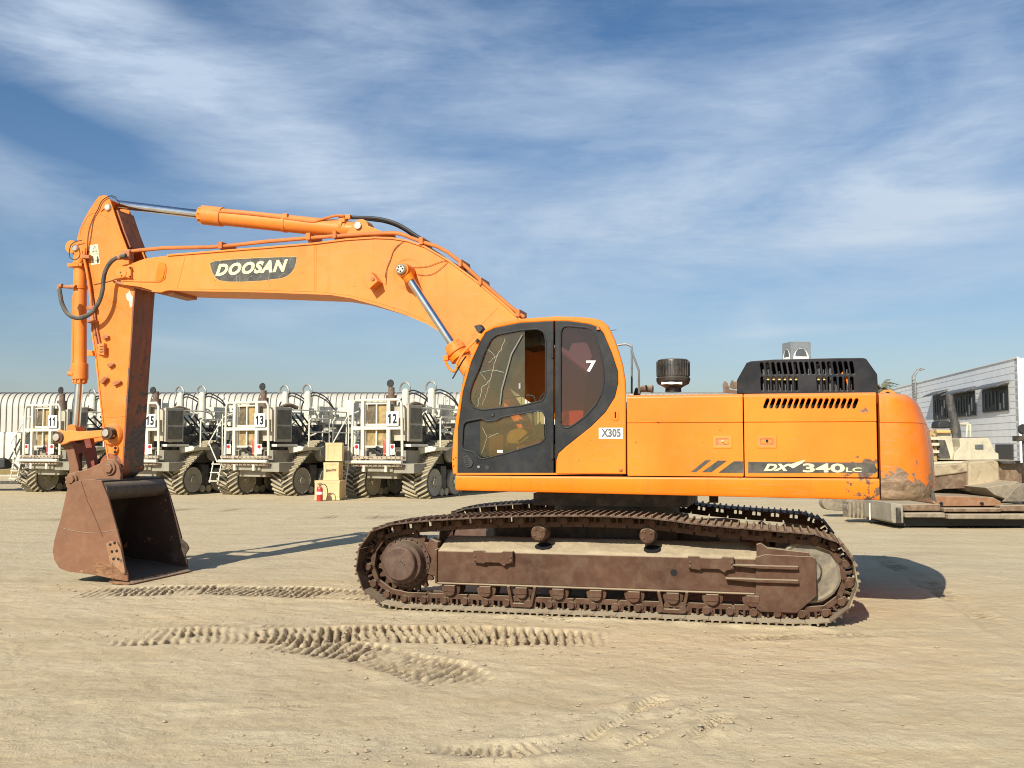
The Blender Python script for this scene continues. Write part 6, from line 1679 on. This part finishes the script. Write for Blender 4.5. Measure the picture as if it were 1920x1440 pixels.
# hopper, wings, chutes
part('tank_side', [(1750, 884), (1816, 878), (1816, 920), (1808, 916), (1770, 917), (1750, 922)], 21.9, 24.0, PBROWN)
TANK = worn('dusty_cream_brown', (.40, .32, .20), .75, dust=.6, grime=.9, grimecol=(.13, .08, .05))
part('tank_top', [(1748, 888), (1750, 872), (1815, 868), (1816, 885), (1790, 889), (1752, 894)], 21.85, 24.0, TANK, bevel=.04)
part('hopper_back', [(1816, 922), (1816, 872), (1818, 866), (1862, 862), (1874, 866), (1876, 900), (1872, 912), (1830, 922)], 21.8, 23.9, TANK, bevel=.05)
part('hopper_wing', [(1874, 868), (1920, 868), (1935, 868), (1935, 905), (1900, 914), (1872, 912)], 21.9, 23.5, PBROWN)
part('hopper_rim', [(1874, 864), (1915, 864), (1912, 870), (1880, 870)], 21.7, 23.6, DARK2)
part('chute_floor', [(1822, 912), (1876, 904), (1880, 900), (1906, 915), (1878, 938), (1840, 926)], 20.9, 22.2, PGREY, bevel=.02, D_=21.5)
# dark curved wing plate lying to the right
pw = W2([(1876, 940), (1889, 928), (1901, 914), (1911, 907), (1922, 905), (1945, 905), (1945, 940)], 20.6); MB().prism(pw, 20.5, 20.56).build('wing_plate', worn('dull_dark_plate', (.13, .11, .085), .7, dust=.4), e, bevel=.01)
MB().prism(W2([(1743, 922), (1752, 937), (1748, 944), (1738, 935), (1736, 920)], 20.9), 20.9, 20.96).build('wing_plate', worn('dull_grey_plate', (.2, .18, .15), .7), e)
# screed: long stacked beams
for (px, y0, y1, m, nm) in (
    ([(1745, 926), (1760, 929), (1858, 932), (1873, 940), (1873, 948), (1760, 949), (1745, 943)], 20.5, 22.0, worn('rusty_screed_plate', (.26, .12, .055), .7, dust=.4, updust=.7), 'screed_cover'),
    ([(1684, 945), (1756, 944), (1756, 957), (1684, 957)], 20.4, 22.0, PBROWN, 'screed_beam'),
    ([(1862, 946), (1935, 946), (1935, 957), (1862, 957)], 20.3, 22.0, PBROWN, 'screed_beam'),
    ([(1757, 951), (1862, 951), (1862, 958), (1757, 958)], 20.25, 22.0, PBROWN, 'screed_beam'),
    ([(1683, 960), (1757, 959), (1757, 968), (1683, 968)], 20.2, 22.0, PGREY, 'screed_step'),
    ([(1758, 961), (1862, 961), (1862, 970), (1758, 970)], 20.1, 22.0, PGREY, 'screed_step'),
    ([(1863, 961), (1935, 961), (1935, 971), (1863, 971)], 20.15, 22.0, PGREY, 'screed_step'),
    ([(1660, 941), (1683, 944), (1684, 979), (1665, 979), (1662, 976)], 20.3, 22.0, worn('grey_end_plate', (.30, .27, .21), .7, dust=.5), 'end_plate'),
    ([(1668, 950), (1673, 948), (1674, 975), (1669, 979)], 20.15, 20.3, DARK2, 'end_strap')):
    part(nm, px, y0, y1, m, bevel=.02, D_=20.6)
MB().bx(wat(1684, 975, 20.6)[0], wat(1935, 975, 20.6)[0], 20.5, 22.3, .04, .20).build('screed_shoe', RUBBER, e)
for x in (1764, 1840): q = wat(x, 944, 20.5); MB().cyl((q[0], 20.45, q[1]), (q[0], 20.6, q[1]), .03, n=10).build('screed_bolt', DARK, e)
MB().bx(wat(1745, 920, 22.5)[0], wat(1935, 920, 22.5)[0], 22.4, 24, .1, 1.0).build('lower_body', DARK2, e)
# crawler under the machine, showing below the excavator
for yy in (21.9, 23.6):
    pts = fillet(W2([(1600, 934), (1586, 950), (1592, 962), (1600, 966), (1720, 974), (1720, 925)], 21.9), .08, 4)
    q = MB().prism(pts, yy, yy + .32).build('crawler', PGREY, e, bevel=.02)
    mb = MB()
    for k in range(16):
        x = 1590 + k * 7.5; a = wat(x, 955 + k * .7, yy); mb.bx(a[0], a[0] + .055, yy - .04, yy + .35, max(.01, a[1] - .17), a[1] + .16)
    mb.build('crawler_pads', PGREY, q)
a = wat(1628, 955, 21.5); MB().bx(a[0] - .01, a[0] + .01, 21.4, 21.42, .1, .45).build('white_rod', WHITEP, e)
# operator console post at the right edge
mb = MB(); c = wat(1917, 806, 21.0); mb.tube([(c[0] + .02, 21, 1.2), (c[0] + .02, 21, c[1])], .035, 8); c2 = wat(1916, 820, 21); mb.bx(c2[0] - .1, c2[0] + .25, 20.9, 21.2, c2[1] - .08, c2[1] + .03); mb.build('console_post', DARK2, e)
c = wat(1918, 805, 21.0); MB().lathe([(0, -.04), (.09, -.04), (.11, .0), (.09, .05), (0, .05)], (c[0], 21, c[1]), 'Y', 20).build('console_mirror', RUBBER, e)
# put the origin at the machine's base
for ch in e.children: ch.matrix_parent_inverse = Matrix.Translation((-o0[0], -22.2, 0))
e.location = (o0[0], 22.2, 0)
